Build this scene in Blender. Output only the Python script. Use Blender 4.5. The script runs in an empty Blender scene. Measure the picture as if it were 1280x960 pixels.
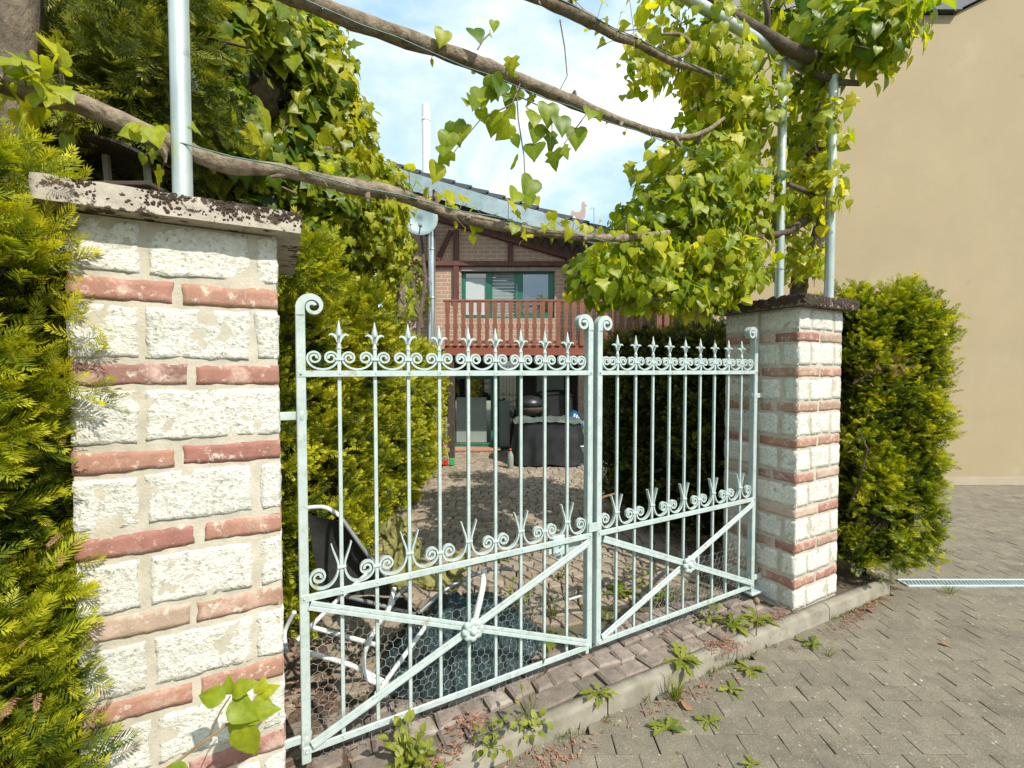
import bpy, math, random
import numpy as np
from mathutils import Vector, Matrix, Quaternion, noise as mnoise
random.seed(7); rng = np.random.default_rng(11)
SC = bpy.context.scene
COL = SC.collection
PI = math.pi

# ------------------------------------------------------------------ camera frame of reference
F_PX, CXP, CYP, EYE = 550.0, 640.0, 480.0, 1.70
PITCH = math.atan(17.0 / 550.0)
def ray(px, py):
    u = (px - CXP) / F_PX; v = (CYP - py) / F_PX
    c, s = math.cos(PITCH), math.sin(PITCH)
    return Vector((u, c + v * s, -s + v * c))
def at(px, py, Y):
    d = ray(px, py); k = Y / d.y
    return Vector((d.x * k, Y, EYE + d.z * k))
def on_ground(px, py, z=0.0):
    d = ray(px, py); k = (z - EYE) / d.z
    return Vector((d.x * k, d.y * k, z))
# gate frame: s along the gate, t towards the yard
U = Vector((0.8814, 0.4725, 0)); N = Vector((-0.4725, 0.8814, 0)); GA = Vector((-0.854, 1.807, 0))
GROT = math.atan2(U.y, U.x)
def G(s, t, z=0.0):
    p = GA + U * s + N * t
    return Vector((p.x, p.y, z))
def on_gate(px, py, t=0.0):
    d = ray(px, py); o = Vector((0, 0, EYE))
    k = (N.dot(GA) + t - N.dot(o)) / N.dot(d)
    return o + d * k
def to_st(p):
    q = Vector((p[0], p[1], 0)) - GA
    return q.dot(U), q.dot(N)

# ------------------------------------------------------------------ materials
MATS = {}
def nd(nt, kind, **kw):
    n = nt.nodes.new(kind)
    for k, v in kw.items():
        if k == 'inputs':
            for a, b in v.items(): n.inputs[a].default_value = b
        else: setattr(n, k, v)
    return n
def c4(c): return (c[0], c[1], c[2], 1.0)
def base_mat(name):
    m = bpy.data.materials.new(name); m.use_nodes = True
    nt = m.node_tree; nt.nodes.clear()
    out = nd(nt, 'ShaderNodeOutputMaterial'); b = nd(nt, 'ShaderNodeBsdfPrincipled')
    nt.links.new(b.outputs[0], out.inputs[0])
    MATS[name] = m
    return m, nt, b, out
def ramp(nt, src, stops):
    r = nd(nt, 'ShaderNodeValToRGB'); e = r.color_ramp.elements
    e[0].position, e[0].color = stops[0][0], c4(stops[0][1]); e[1].position, e[1].color = stops[-1][0], c4(stops[-1][1])
    for p, c in stops[1:-1]:
        x = e.new(p); x.color = c4(c)
    nt.links.new(src, r.inputs[0]); return r.outputs[0]
def noise_out(nt, scale, detail=4.0, rough=0.6, coord='Object', stretch=None, dist=0.0):
    tc = nd(nt, 'ShaderNodeTexCoord'); src = tc.outputs[coord]
    if stretch:
        mp = nd(nt, 'ShaderNodeMapping'); mp.inputs['Scale'].default_value = stretch
        nt.links.new(src, mp.inputs[0]); src = mp.outputs[0]
    n = nd(nt, 'ShaderNodeTexNoise'); n.inputs['Scale'].default_value = scale
    n.inputs['Detail'].default_value = detail; n.inputs['Roughness'].default_value = rough
    n.inputs['Distortion'].default_value = dist
    nt.links.new(src, n.inputs['Vector']); return n.outputs['Fac']
def mixc(nt, fac, a, b, blend='MIX'):
    m = nd(nt, 'ShaderNodeMix', data_type='RGBA', blend_type=blend)
    for sock, v in ((0, fac), (6, a), (7, b)):
        if isinstance(v, bpy.types.NodeSocket): nt.links.new(v, m.inputs[sock])
        elif sock == 0: m.inputs[0].default_value = v
        else: m.inputs[sock].default_value = c4(v)
    return m.outputs[2]
def bump(nt, b, h, strength=0.3, dist=0.01, prev=None):
    n = nd(nt, 'ShaderNodeBump'); n.inputs['Strength'].default_value = strength; n.inputs['Distance'].default_value = dist
    nt.links.new(h, n.inputs['Height'])
    if prev: nt.links.new(prev, n.inputs['Normal'])
    nt.links.new(n.outputs[0], b.inputs['Normal']); return n.outputs[0]
def attr(nt, name):
    a = nd(nt, 'ShaderNodeAttribute'); a.attribute_name = name; return a.outputs['Fac']

def surf(name, ca, cb, scale=8, rough=0.7, bs=0.2, bd=0.005, bscale=None, metal=0.0, spots=None, tone=None, stretch=None, spec=0.5, lo=0.3, hi=0.7):
    """two-colour weathered surface; spots=(colour, scale, lo, hi); tone=list of ramp stops read from the 'tone' attribute"""
    m, nt, b, out = base_mat(name)
    f = noise_out(nt, scale, 5, 0.62, stretch=stretch)
    col = ramp(nt, f, [(lo, ca), (hi, cb)])
    if tone:
        tcol = ramp(nt, attr(nt, 'tone'), tone)
        col = mixc(nt, 1.0, col, tcol, 'MULTIPLY')
    if spots:
        for (sc, ss, lo_, hi_) in (spots if isinstance(spots, list) else [spots]):
            g = noise_out(nt, ss, 6, 0.7)
            fac = ramp(nt, g, [(lo_, (0, 0, 0)), (hi_, (1, 1, 1))])
            col = mixc(nt, fac, col, sc)
    nt.links.new(col, b.inputs['Base Color'])
    b.inputs['Roughness'].default_value = rough; b.inputs['Metallic'].default_value = metal
    b.inputs['Specular IOR Level'].default_value = spec
    if bs:
        h = noise_out(nt, bscale or scale * 6, 6, 0.65, stretch=stretch)
        bump(nt, b, h, bs, bd)
    return m
def leaf_mat(name, stops, transl=0.35, rough=0.45, tcol=(1.3, 1.25, 0.5)):
    m, nt, b, out = base_mat(name)
    col = ramp(nt, attr(nt, 'tone'), stops)
    f = noise_out(nt, 60, 3, 0.6)
    col = mixc(nt, ramp(nt, f, [(0.35, (0, 0, 0)), (0.7, (0.35, 0.35, 0.35))]), col, (0.03, 0.06, 0.01))
    nt.links.new(col, b.inputs['Base Color']); b.inputs['Roughness'].default_value = rough
    b.inputs['Specular IOR Level'].default_value = 0.35
    t = nd(nt, 'ShaderNodeBsdfTranslucent')
    nt.links.new(mixc(nt, 1.0, col, tcol, 'MULTIPLY'), t.inputs[0])
    mx = nd(nt, 'ShaderNodeMixShader'); mx.inputs[0].default_value = transl
    nt.links.new(b.outputs[0], mx.inputs[1]); nt.links.new(t.outputs[0], mx.inputs[2]); nt.links.new(mx.outputs[0], out.inputs[0])
    return m

# ------------------------------------------------------------------ objects
def tag(o, label=None, cat=None, group=None, kind=None):
    if label: o['label'] = label
    if cat: o['category'] = cat
    if group: o['group'] = group
    if kind: o['kind'] = kind
    return o
def empty(name, loc=(0, 0, 0), rz=0.0, label=None, cat=None, group=None):
    o = bpy.data.objects.new(name, None); COL.objects.link(o)
    o.empty_display_size = 0.1; o.location = loc; o.rotation_euler = (0, 0, rz)
    return tag(o, label, cat, group)
def copy_tree(o, parent=None):
    c = o.copy(); COL.objects.link(c); c.parent = parent
    for ch in list(o.children): copy_tree(ch, c)
    return c

class MB:
    """collects polygons for ONE mesh object"""
    def __init__(s): s.v = []; s.f = []; s.mi = []; s.tone = []; s.sm = []
    def add(s, verts, faces, mi=0, tone=0.5, smooth=False):
        o = len(s.v)
        s.v.extend([tuple(p) for p in verts]); s.tone.extend([tone] * len(verts))
        for f in faces:
            s.f.append(tuple(o + i for i in f)); s.mi.append(mi); s.sm.append(smooth)
    def box(s, c, size, ax=None, mi=0, tone=0.5, bev=0.0):
        """box centred at c, half-open axes ax (3 unit vectors); bev = chamfer"""
        c = Vector(c); X, Y, Z = ax or (Vector((1, 0, 0)), Vector((0, 1, 0)), Vector((0, 0, 1)))
        h = [k / 2 for k in size]
        if bev <= 0:
            V = [c + X * (sx * h[0]) + Y * (sy * h[1]) + Z * (sz * h[2]) for sz in (-1, 1) for sy in (-1, 1) for sx in (-1, 1)]
            F = [(0, 2, 3, 1), (4, 5, 7, 6), (0, 1, 5, 4), (2, 6, 7, 3), (0, 4, 6, 2), (1, 3, 7, 5)]
            s.add(V, F, mi, tone); return
        b = min(bev, min(h) * 0.9); V = []; idx = {}
        for sz in (-1, 1):
            for sy in (-1, 1):
                for sx in (-1, 1):
                    for k in range(3):
                        q = [h[0], h[1], h[2]]
                        for j in range(3):
                            if j != k: q[j] -= b
                        idx[(sx, sy, sz, k)] = len(V)
                        V.append(c + X * (sx * q[0]) + Y * (sy * q[1]) + Z * (sz * q[2]))
        F = []
        for k in range(3):
            for sg in (-1, 1):
                a, d = [j for j in range(3) if j != k]
                L = []
                for (p, q) in ((-1, -1), (1, -1), (1, 1), (-1, 1)):
                    t = [0, 0, 0]; t[k] = sg; t[a] = p; t[d] = q; L.append(idx[(t[0], t[1], t[2], k)])
                F.append(tuple(L))
        for k in range(3):
            a, d = [j for j in range(3) if j != k]
            for p in (-1, 1):
                for q in (-1, 1):
                    t0 = [0, 0, 0]; t1 = [0, 0, 0]; t0[a] = t1[a] = p; t0[d] = t1[d] = q; t0[k] = -1; t1[k] = 1
                    F.append((idx[(*t0, a)], idx[(*t1, a)], idx[(*t1, d)], idx[(*t0, d)]))
        for sz in (-1, 1):
            for sy in (-1, 1):
                for sx in (-1, 1): F.append(tuple(idx[(sx, sy, sz, k)] for k in range(3)))
        s.add(V, F, mi, tone)
    def bar(s, a, b, w, d, up=(0, 0, 1), mi=0, tone=0.5, bev=0.0):
        a, b = Vector(a), Vector(b); X = (b - a); L = X.length; X.normalize()
        Y = Vector(up).cross(X)
        if Y.length < 1e-4: Y = Vector((0, 1, 0)).cross(X)
        Y.normalize(); Z = X.cross(Y)
        s.box((a + b) / 2, (L, w, d), (X, Y, Z), mi, tone, bev)
    def tube(s, pts, rad, n=10, mi=0, tone=0.5, cap=True, wob=0.0, smooth=True):
        pts = [Vector(p) for p in pts]; m = len(pts)
        R = rad if isinstance(rad, (list, tuple)) else [rad] * m
        T = [((pts[min(i + 1, m - 1)] - pts[max(i - 1, 0)]).normalized()) for i in range(m)]
        A = T[0].orthogonal().normalized(); V = []
        for i in range(m):
            A = (A - T[i] * A.dot(T[i])); A = A.normalized() if A.length > 1e-6 else T[i].orthogonal().normalized()
            B = T[i].cross(A)
            for k in range(n):
                th = 2 * PI * k / n
                r = R[i] * (1 + (wob * mnoise.noise(pts[i] * 9 + Vector((math.cos(th), math.sin(th), 0)) * 1.3) if wob else 0))
                V.append(pts[i] + (A * math.cos(th) + B * math.sin(th)) * r)
        F = [(i * n + k, i * n + (k + 1) % n, (i + 1) * n + (k + 1) % n, (i + 1) * n + k) for i in range(m - 1) for k in range(n)]
        s.add(V, F, mi, tone, smooth)
        if cap:
            s.add(V[:n], [tuple(range(n))[::-1]], mi, tone); s.add(V[-n:], [tuple(range(n))], mi, tone)
    def lathe(s, prof, o=(0, 0, 0), n=16, mi=0, tone=0.5, ax=None, fn=None):
        o = Vector(o); X, Y, Z = ax or (Vector((1, 0, 0)), Vector((0, 1, 0)), Vector((0, 0, 1)))
        V = []
        for (r, z) in prof:
            for k in range(n):
                th = 2 * PI * k / n; q = r * (fn(th, r, z) if fn else 1)
                V.append(o + X * (q * math.cos(th)) + Y * (q * math.sin(th)) + Z * z)
        F = [(i * n + k, i * n + (k + 1) % n, (i + 1) * n + (k + 1) % n, (i + 1) * n + k) for i in range(len(prof) - 1) for k in range(n)]
        F.append(tuple(range(n))[::-1]); F.append(tuple(range((len(prof) - 1) * n, len(prof) * n)))
        s.add(V, F, mi, tone, True)
    def strip(s, pts, th, dep, Yax=(0, 1, 0), mi=0, tone=0.5):
        """flat iron bent in a plane whose normal is Yax: th in the plane, dep along Yax"""
        pts = [Vector(p) for p in pts]; Y = Vector(Yax).normalized(); m = len(pts); V = []
        R = th if isinstance(th, (list, tuple)) else [th] * m
        for i in range(m):
            T = (pts[min(i + 1, m - 1)] - pts[max(i - 1, 0)]).normalized(); Q = T.cross(Y)
            for a, b in ((-1, -1), (1, -1), (1, 1), (-1, 1)): V.append(pts[i] + Q * (a * R[i] / 2) + Y * (b * dep / 2))
        for k in range(4):   # four separate sides keep the long edges crisp
            W = []; Fq = []
            for i in range(m): W += [V[i * 4 + k], V[i * 4 + (k + 1) % 4]]
            for i in range(m - 1): Fq.append((2 * i, 2 * i + 1, 2 * i + 3, 2 * i + 2))
            s.add(W, Fq, mi, tone, True)
        s.add(V[:4], [(0, 1, 2, 3)], mi, tone); s.add(V[-4:], [(3, 2, 1, 0)], mi, tone)
    def prism(s, outline, a, b, mi=0, tone=0.5):
        """outline: list of 3D points of a planar polygon; extruded by the vector b-a"""
        d = Vector(b) - Vector(a); P = [Vector(p) for p in outline]; Q = [p + d for p in P]; n = len(P)
        s.add(P + Q, [tuple(range(n))[::-1], tuple(range(n, 2 * n))] + [(i, (i + 1) % n, n + (i + 1) % n, n + i) for i in range(n)], mi, tone)
    def grid(s, fn, nu, nv, mi=0, tone=0.5, smooth=True, closeu=False):
        V = [fn(i / (nu if closeu else nu - 1), j / (nv - 1)) for j in range(nv) for i in range(nu)]
        F = []
        for j in range(nv - 1):
            for i in range(nu if closeu else nu - 1):
                i2 = (i + 1) % nu
                F.append((j * nu + i, j * nu + i2, (j + 1) * nu + i2, (j + 1) * nu + i))
        s.add(V, F, mi, tone, smooth)
    def build(s, name, mats, parent=None, origin=None, toneattr=True):
        o0 = Vector(origin) if origin is not None else Vector((0, 0, 0))
        me = bpy.data.meshes.new(name)
        me.from_pydata([(p[0] - o0.x, p[1] - o0.y, p[2] - o0.z) for p in s.v], [], s.f)
        for m in (mats if isinstance(mats, (list, tuple)) else [mats]): me.materials.append(MATS[m] if isinstance(m, str) else m)
        me.polygons.foreach_set('material_index', s.mi); me.polygons.foreach_set('use_smooth', s.sm)
        a = me.attributes.new('tone', 'FLOAT', 'POINT'); a.data.foreach_set('value', s.tone)
        me.update()
        ob = bpy.data.objects.new(name, me); COL.objects.link(ob)
        if parent is not None: ob.parent = parent
        elif origin is not None: ob.location = o0
        return ob

# ------------------------------------------------------------------ scattered leaves, merged into one crown mesh
class Cloud:
    def __init__(s): s.V = []; s.T = []; s.Fq = []; s.n = 0
    def put(s, tv, tf, tt, pos, bas, scale, tone):
        """tv (k,3) template verts, tf (q,4) quads, tt (k,) tone offset; pos (m,3), bas (m,3,3) columns x,y,z; scale (m,), tone (m,)"""
        m = len(pos); k = len(tv)
        if m == 0: return
        v = np.einsum('mij,kj->mki', bas, tv) * np.asarray(scale)[:, None, None] + np.asarray(pos)[:, None, :]
        s.V.append(v.reshape(-1, 3))
        s.T.append((np.asarray(tone)[:, None] + tt[None, :]).reshape(-1))
        s.Fq.append((tf[None, :, :] + (np.arange(m) * k)[:, None, None]).reshape(-1, 4) + s.n)
        s.n += m * k
    def build(s, name, mat, parent=None, origin=(0, 0, 0)):
        V = np.concatenate(s.V) - np.array(origin)[None, :]; T = np.clip(np.concatenate(s.T), 0, 1); Q = np.concatenate(s.Fq)
        me = bpy.data.meshes.new(name)
        me.vertices.add(len(V)); me.vertices.foreach_set('co', V.astype(np.float32).ravel())
        me.loops.add(Q.size); me.loops.foreach_set('vertex_index', Q.astype(np.int32).ravel())
        me.polygons.add(len(Q)); me.polygons.foreach_set('loop_start', (np.arange(len(Q)) * 4).astype(np.int32))
        me.polygons.foreach_set('use_smooth', np.ones(len(Q), dtype=bool))
        me.update(calc_edges=True); me.validate()
        a = me.attributes.new('tone', 'FLOAT', 'POINT'); a.data.foreach_set('value', T.astype(np.float32))
        me.materials.append(MATS[mat])
        ob = bpy.data.objects.new(name, me); COL.objects.link(ob)
        if parent is not None: ob.parent = parent
        else: ob.location = origin
        return ob
def nrm(a): return a / np.maximum(np.linalg.norm(a, axis=-1, keepdims=True), 1e-9)
def basis(y, z):
    y = nrm(y); z = nrm(z - (z * y).sum(-1, keepdims=True) * y); x = np.cross(y, z)
    return np.stack([x, y, z], axis=-1)
def rnd(m, s=1.0): return rng.normal(size=(m, 3)) * s

def tmpl_leaf(edge, mid, fold=0.22, droop=0.25, jag=None):
    """leaf from a midrib and one half outline (equal length lists); tip along +y, face +z"""
    n = len(mid); V = []; F = []
    for y in mid: V.append((0, y, -droop * y * y))
    for sg in (1, -1):
        o = len(V)
        for i, (x, y) in enumerate(edge): V.append((sg * x * 0.55, y * 0.55 + mid[i] * 0.45, fold * x * 0.45 - droop * y * y + 0.03))
        o2 = len(V)
        for (x, y) in edge: V.append((sg * x, y, fold * x - droop * y * y - 0.12 * x * x))
        for i in range(n - 1):
            q1 = (i, o + i, o + i + 1, i + 1); q2 = (o + i, o2 + i, o2 + i + 1, o + i + 1)
            for q in (q1, q2): F.append(q if sg > 0 else q[::-1])
    V = np.array(V, float)
    tt = np.zeros(len(V)); tt[:n] = 0.08
    return V, np.array(F), tt
HEART = tmpl_leaf([(0.03, 0.0), (0.22, -0.12), (0.44, -0.02), (0.53, 0.2), (0.46, 0.46), (0.28, 0.72), (0.09, 0.92), (0.0, 1.05)],
                  [0.0, 0.05, 0.15, 0.3, 0.5, 0.7, 0.88, 1.05])
LOBED = tmpl_leaf([(0.02, 0.0), (0.25, -0.14), (0.55, 0.02), (0.36, 0.24), (0.58, 0.42), (0.30, 0.56), (0.20, 0.78), (0.0, 1.05)],
                  [0.0, 0.05, 0.15, 0.3, 0.45, 0.62, 0.82, 1.05], fold=0.16)
OVATE = tmpl_leaf([(0.01, 0.0), (0.20, 0.08), (0.33, 0.25), (0.35, 0.42), (0.27, 0.62), (0.15, 0.82), (0.05, 0.95), (0.0, 1.03)],
                  [0.0, 0.1, 0.26, 0.42, 0.6, 0.8, 0.93, 1.03], fold=0.3)
DANDY = tmpl_leaf([(0.02, 0.0), (0.03, 0.15), (0.11, 0.28), (0.05, 0.36), (0.15, 0.5), (0.07, 0.6), (0.18, 0.76), (0.0, 1.0)],
                  [0.0, 0.15, 0.28, 0.4, 0.52, 0.65, 0.8, 1.0], fold=0.5, droop=0.45)
def tmpl_sprig(pairs=12, nl=0.3, nw=0.036, up=0.25, side=0):
    """a yew twig: thin stem and needles in two loose ranks along +y"""
    r = random.Random(pairs * 7 + side); V = []; F = []; T = []
    def quad(a, b, c, d, t0, t1):
        o = len(V); V.extend([a, b, c, d]); T.extend([t0, t1, t1, t0]); F.append((o, o + 1, o + 2, o + 3))
    quad((-0.012, 0, 0), (-0.008, 0.9, 0), (0.008, 0.9, 0), (0.012, 0, 0), -0.25, 0.0)
    for i in range(pairs):
        y = 0.06 + 0.9 * i / pairs
        for sg in (-1, 1):
            a = math.radians(r.uniform(42, 66) * (1 - 0.45 * (i / pairs) ** 2)); L = nl * r.uniform(0.8, 1.1) * (1 - 0.35 * (i / pairs) ** 3)
            zz = up * L * r.uniform(-0.3, 1.3); dx, dy = sg * math.sin(a), math.cos(a)
            px, py = -dy, dx
            b = (sg * 0.008, y, 0.0); mx = (b[0] + dx * L * 0.5, y + dy * L * 0.5, zz * 0.45)
            tip = (b[0] + dx * L, y + dy * L, zz)
            t = -0.12 + 0.3 * (i / pairs) ** 2
            quad(b, (mx[0] + px * nw / 2, mx[1] + py * nw / 2, mx[2]), tip, (mx[0] - px * nw / 2, mx[1] - py * nw / 2, mx[2]), t, t + 0.06)
    y = 0.93
    for k in range(3):
        a = (k - 1) * 0.5; L = nl * 0.75
        quad((0, y, 0), (math.sin(a) * L * .5 - nw / 2, y + L * .5 * math.cos(a), .02), (math.sin(a) * L, y + L * math.cos(a), .03), (math.sin(a) * L * .5 + nw / 2, y + L * .5 * math.cos(a), .02), 0.2, 0.28)
    return np.array(V, float), np.array(F), np.array(T)
SPRIGS = [tmpl_sprig(10, 0.37, 0.055, side=k) for k in range(3)]
SPRIGS_FAR = [tmpl_sprig(6, 0.42, 0.105, side=k + 10) for k in range(3)]
def blades(cloud, tm, pos, ydir, zdir, scale, tone):
    cloud.put(tm[0], tm[1], tm[2], pos, basis(ydir, zdir), scale, tone)

def wav(p, k=1.0, ph=0.0):
    x, y, z = p[:, 0] * k, p[:, 1] * k, p[:, 2] * k
    return (np.sin(3.1 * x + 1.7 * z + ph) * np.cos(2.3 * y - 1.1 * z + 2 * ph) + 0.6 * np.sin(6.7 * y + 3.9 * z + 1.3 + ph) * np.cos(5.3 * x + 0.4) + 0.35 * np.sin(13 * x + 11 * z + 9 * y + ph))
def hull_points(m, c, h, p=5.0, lump=0.06, k=1.6, rot=0.0, inner=0.0, faces=None):
    """m random points on a lumpy rounded box (centre c, half sizes h), with outward normals"""
    c = np.array(c, float); h = np.array(h, float)
    area = np.array([h[1] * h[2], h[1] * h[2], h[0] * h[2], h[0] * h[2], h[0] * h[1], h[0] * h[1]])
    if faces is not None: area = area * np.array(faces, float)
    f = rng.choice(6, size=m, p=area / area.sum()); q = rng.uniform(-1, 1, size=(m, 3))
    q[np.arange(m), f // 2] = np.where(f % 2 == 0, 1.0, -1.0)
    q = q / (np.abs(q) ** p).sum(-1, keepdims=True) ** (1 / p)
    n = nrm(np.sign(q) * np.abs(q) ** (p - 1) / h)
    P = q * h
    w = wav(P + c, k)
    P = P + n * (lump * w)[:, None] - n * (rng.uniform(0, 1, m) * inner)[:, None]
    ca, sa = math.cos(rot), math.sin(rot)
    R = np.array([[ca, -sa, 0], [sa, ca, 0], [0, 0, 1]])
    return P @ R.T + c, n @ R.T, w
def yew_cloud(cl, m, c, h, size=(0.06, 0.1), tone=0.5, tvar=0.16, far=False, up=0.5, droop=0.0, p=5.0, lump=0.06, k=1.6, rot=0.0, inner=0.08, faces=None, spread=0.6):
    tuft = 5; mt = max(1, m // tuft); P, n, w = hull_points(mt, c, h, p, lump, k, rot, inner, faces)
    tv = rng.normal(size=mt) * tvar; P, n, w, tv = (np.repeat(a_, tuft, 0) for a_ in (P, n, w, tv)); m = mt * tuft
    P = P + rnd(m, 0.22 * (size[0] + size[1]) / 2) + n * (rng.uniform(-.3, .35, m) * size[1])[:, None]
    y = n * 0.95 + np.array([0, 0, up - droop]) + rnd(m, spread)
    z = n * 0.5 + np.array([0, 0, 0.8]) + rnd(m, 0.5)
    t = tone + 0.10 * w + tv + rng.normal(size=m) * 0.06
    s = rng.uniform(size[0], size[1], m)
    which = rng.integers(0, 3, m); T = SPRIGS_FAR if far else SPRIGS
    for a in range(3):
        i = which == a
        blades(cl, T[a], P[i], y[i], z[i], s[i], t[i])
def hull_mesh(mb, c, h, p=5.0, lump=0.05, k=1.6, rot=0.0, n=18, mi=0):
    """solid dark core added inside the foliage to block light"""
    c0 = np.array(c, float); h = np.array(h, float); ca, sa = math.cos(rot), math.sin(rot); R = np.array([[ca, -sa, 0], [sa, ca, 0], [0, 0, 1]])
    for ax in range(3):
        for sg in (-1, 1):
            def fn(u, v):
                q = np.zeros((1, 3)); q[0, ax] = sg; q[0, (ax + 1) % 3] = 2 * u - 1; q[0, (ax + 2) % 3] = (2 * v - 1) * sg
                q = q / (np.abs(q) ** p).sum() ** (1 / p)
                nn = nrm(np.sign(q) * np.abs(q) ** (p - 1) / h); P = q * h
                P = P + nn * (lump * wav(P + c0, k))[:, None]
                return (P @ R.T + c0)[0]
            mb.grid(fn, n, n, mi)
# ------------------------------------------------------------------ material library
surf('galvanised', (0.37, 0.45, 0.43), (0.51, 0.59, 0.56), scale=22, rough=0.42, bs=0.12, bd=0.002, metal=0.1, spots=[((0.30, 0.35, 0.31), 28, 0.56, 0.72), ((0.33, 0.31, 0.23), 11, 0.60, 0.72), ((0.55, 0.62, 0.59), 60, 0.6, 0.7)])
surf('galvanised_pipe', (0.36, 0.42, 0.40), (0.58, 0.64, 0.60), scale=9, rough=0.4, bs=0.1, bd=0.002, metal=0.45, stretch=(1, 1, 0.35), spots=((0.30, 0.30, 0.26), 14, 0.6, 0.72))
surf('wire', (0.34, 0.36, 0.33), (0.48, 0.5, 0.46), scale=30, rough=0.45, bs=0, metal=0.4)
surf('green_wire', (0.05, 0.11, 0.09), (0.1, 0.2, 0.16), scale=30, rough=0.5, bs=0)
surf('white_stone', (0.60, 0.585, 0.52), (0.81, 0.79, 0.72), scale=60, rough=0.92, bs=1.0, bd=0.012, bscale=75, spots=[((0.28, 0.27, 0.21), 75, 0.565, 0.66), ((0.82, 0.80, 0.74), 14, 0.55, 0.72), ((0.42, 0.41, 0.33), 5, 0.62, 0.85)],
     tone=[(0, (0.86, 0.86, 0.84)), (1, (1.04, 1.02, 0.98))], lo=0.35, hi=0.65)
surf('red_brick', (0.70, 0.70, 0.70), (1.0, 1.0, 1.0), scale=20, rough=0.88, bs=0.6, bd=0.004, bscale=90, spots=[((0.56, 0.40, 0.33), 9, 0.52, 0.70), ((0.60, 0.52, 0.43), 34, 0.56, 0.68), ((0.13, 0.07, 0.05), 22, 0.68, 0.76)],
     tone=[(0, (0.22, 0.13, 0.105)), (0.25, (0.34, 0.15, 0.115)), (0.5, (0.42, 0.22, 0.15)), (0.7, (0.36, 0.25, 0.17)), (1, (0.58, 0.43, 0.33))])
surf('mortar', (0.38, 0.34, 0.26), (0.53, 0.48, 0.385), scale=14, rough=0.95, bs=0.7, bd=0.004, bscale=120, spots=((0.24, 0.21, 0.16), 30, 0.62, 0.8))
surf('coping_concrete', (0.34, 0.295, 0.23), (0.48, 0.425, 0.35), scale=12, rough=0.93, bs=0.6, bd=0.004, bscale=80, spots=[((0.22, 0.2, 0.14), 6, 0.55, 0.75), ((0.060, 0.038, 0.026), 17, 0.535, 0.57)])
surf('mossy_concrete', (0.10, 0.08, 0.06), (0.30, 0.26, 0.21), scale=16, rough=0.95, bs=0.9, bd=0.008, bscale=60, spots=((0.045, 0.03, 0.022), 20, 0.48, 0.6))
surf('moss', (0.025, 0.015, 0.010), (0.07, 0.042, 0.025), scale=60, rough=0.95, bs=0.6, bd=0.004)
surf('kerb_concrete', (0.17, 0.15, 0.11), (0.30, 0.27, 0.21), scale=7, rough=0.92, bs=0.6, bd=0.004, bscale=90, spots=[((0.17, 0.16, 0.09), 9, 0.58, 0.75), ((0.44, 0.40, 0.33), 50, 0.66, 0.76)])
surf('street_stone', (0.70, 0.70, 0.70), (1.05, 1.04, 1.02), scale=9, rough=0.92, bs=1.0, bd=0.005, bscale=110, spots=[((0.105, 0.09, 0.065), 2.2, 0.53, 0.8), ((0.09, 0.08, 0.06), 130, 0.55, 0.66), ((0.30, 0.27, 0.215), 95, 0.57, 0.65), ((0.44, 0.40, 0.33), 30, 0.63, 0.66), ((0.12, 0.075, 0.035), 7, 0.62, 0.70)],
     tone=[(0, (0.170, 0.147, 0.106)), (0.5, (0.203, 0.177, 0.128)), (1, (0.240, 0.208, 0.152))])
surf('yard_stone', (0.66, 0.66, 0.66), (1.05, 1.04, 1.02), scale=9, rough=0.88, bs=0.6, bd=0.004, bscale=90, spots=[((0.15, 0.145, 0.05), 1.4, 0.58, 0.78), ((0.44, 0.38, 0.30), 40, 0.66, 0.74)],
     tone=[(0, (0.22, 0.175, 0.128)), (0.5, (0.305, 0.245, 0.18)), (1, (0.39, 0.325, 0.25))])
surf('sett_stone', (0.60, 0.60, 0.60), (1.05, 1.04, 1.02), scale=14, rough=0.85, bs=0.8, bd=0.008, bscale=50, spots=((0.20, 0.17, 0.12), 11, 0.6, 0.8),
     tone=[(0, (0.19, 0.155, 0.125)), (0.5, (0.27, 0.215, 0.175)), (1, (0.36, 0.305, 0.26))])
surf('joint_dirt', (0.06, 0.05, 0.03), (0.16, 0.13, 0.08), scale=9, rough=0.97, bs=0.6, bd=0.006, spots=((0.07, 0.085, 0.02), 3, 0.5, 0.7))
surf('soil', (0.07, 0.045, 0.03), (0.17, 0.115, 0.075), scale=8, rough=0.97, bs=0.9, bd=0.02, bscale=40, spots=((0.26, 0.16, 0.10), 30, 0.6, 0.7))
surf('far_ground', (0.10, 0.11, 0.05), (0.2, 0.19, 0.12), scale=0.6, rough=0.95, bs=0.3, bd=0.02)
surf('litter', (0.20, 0.095, 0.06), (0.38, 0.21, 0.14), scale=40, rough=0.9, bs=0.2, tone=[(0, (0.5, 0.5, 0.5)), (1, (1.2, 1.1, 1.0))])
surf('bark_pale', (0.10, 0.072, 0.045), (0.33, 0.26, 0.18), scale=24, rough=0.9, bs=1.0, bd=0.014, bscale=45, spots=[((0.09, 0.06, 0.04), 12, 0.58, 0.7), ((0.28, 0.25, 0.10), 7, 0.6, 0.8)])
surf('bark_mid', (0.06, 0.045, 0.03), (0.22, 0.17, 0.115), scale=22, rough=0.92, bs=1.0, bd=0.03, bscale=34, stretch=(1, 1, 0.4), spots=[((0.14, 0.13, 0.05), 5, 0.55, 0.75)])
surf('bark_dark', (0.05, 0.035, 0.025), (0.15, 0.11, 0.08), scale=12, rough=0.92, bs=0.9, bd=0.012, bscale=40, spots=((0.10, 0.11, 0.03), 5, 0.55, 0.75))
surf('core_shade', (0.012, 0.013, 0.006), (0.045, 0.035, 0.02), scale=30, rough=1.0, bs=0.8, bd=0.02, spec=0.0)  # near-black shade colour for the light-blocking cores inside foliage
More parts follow.
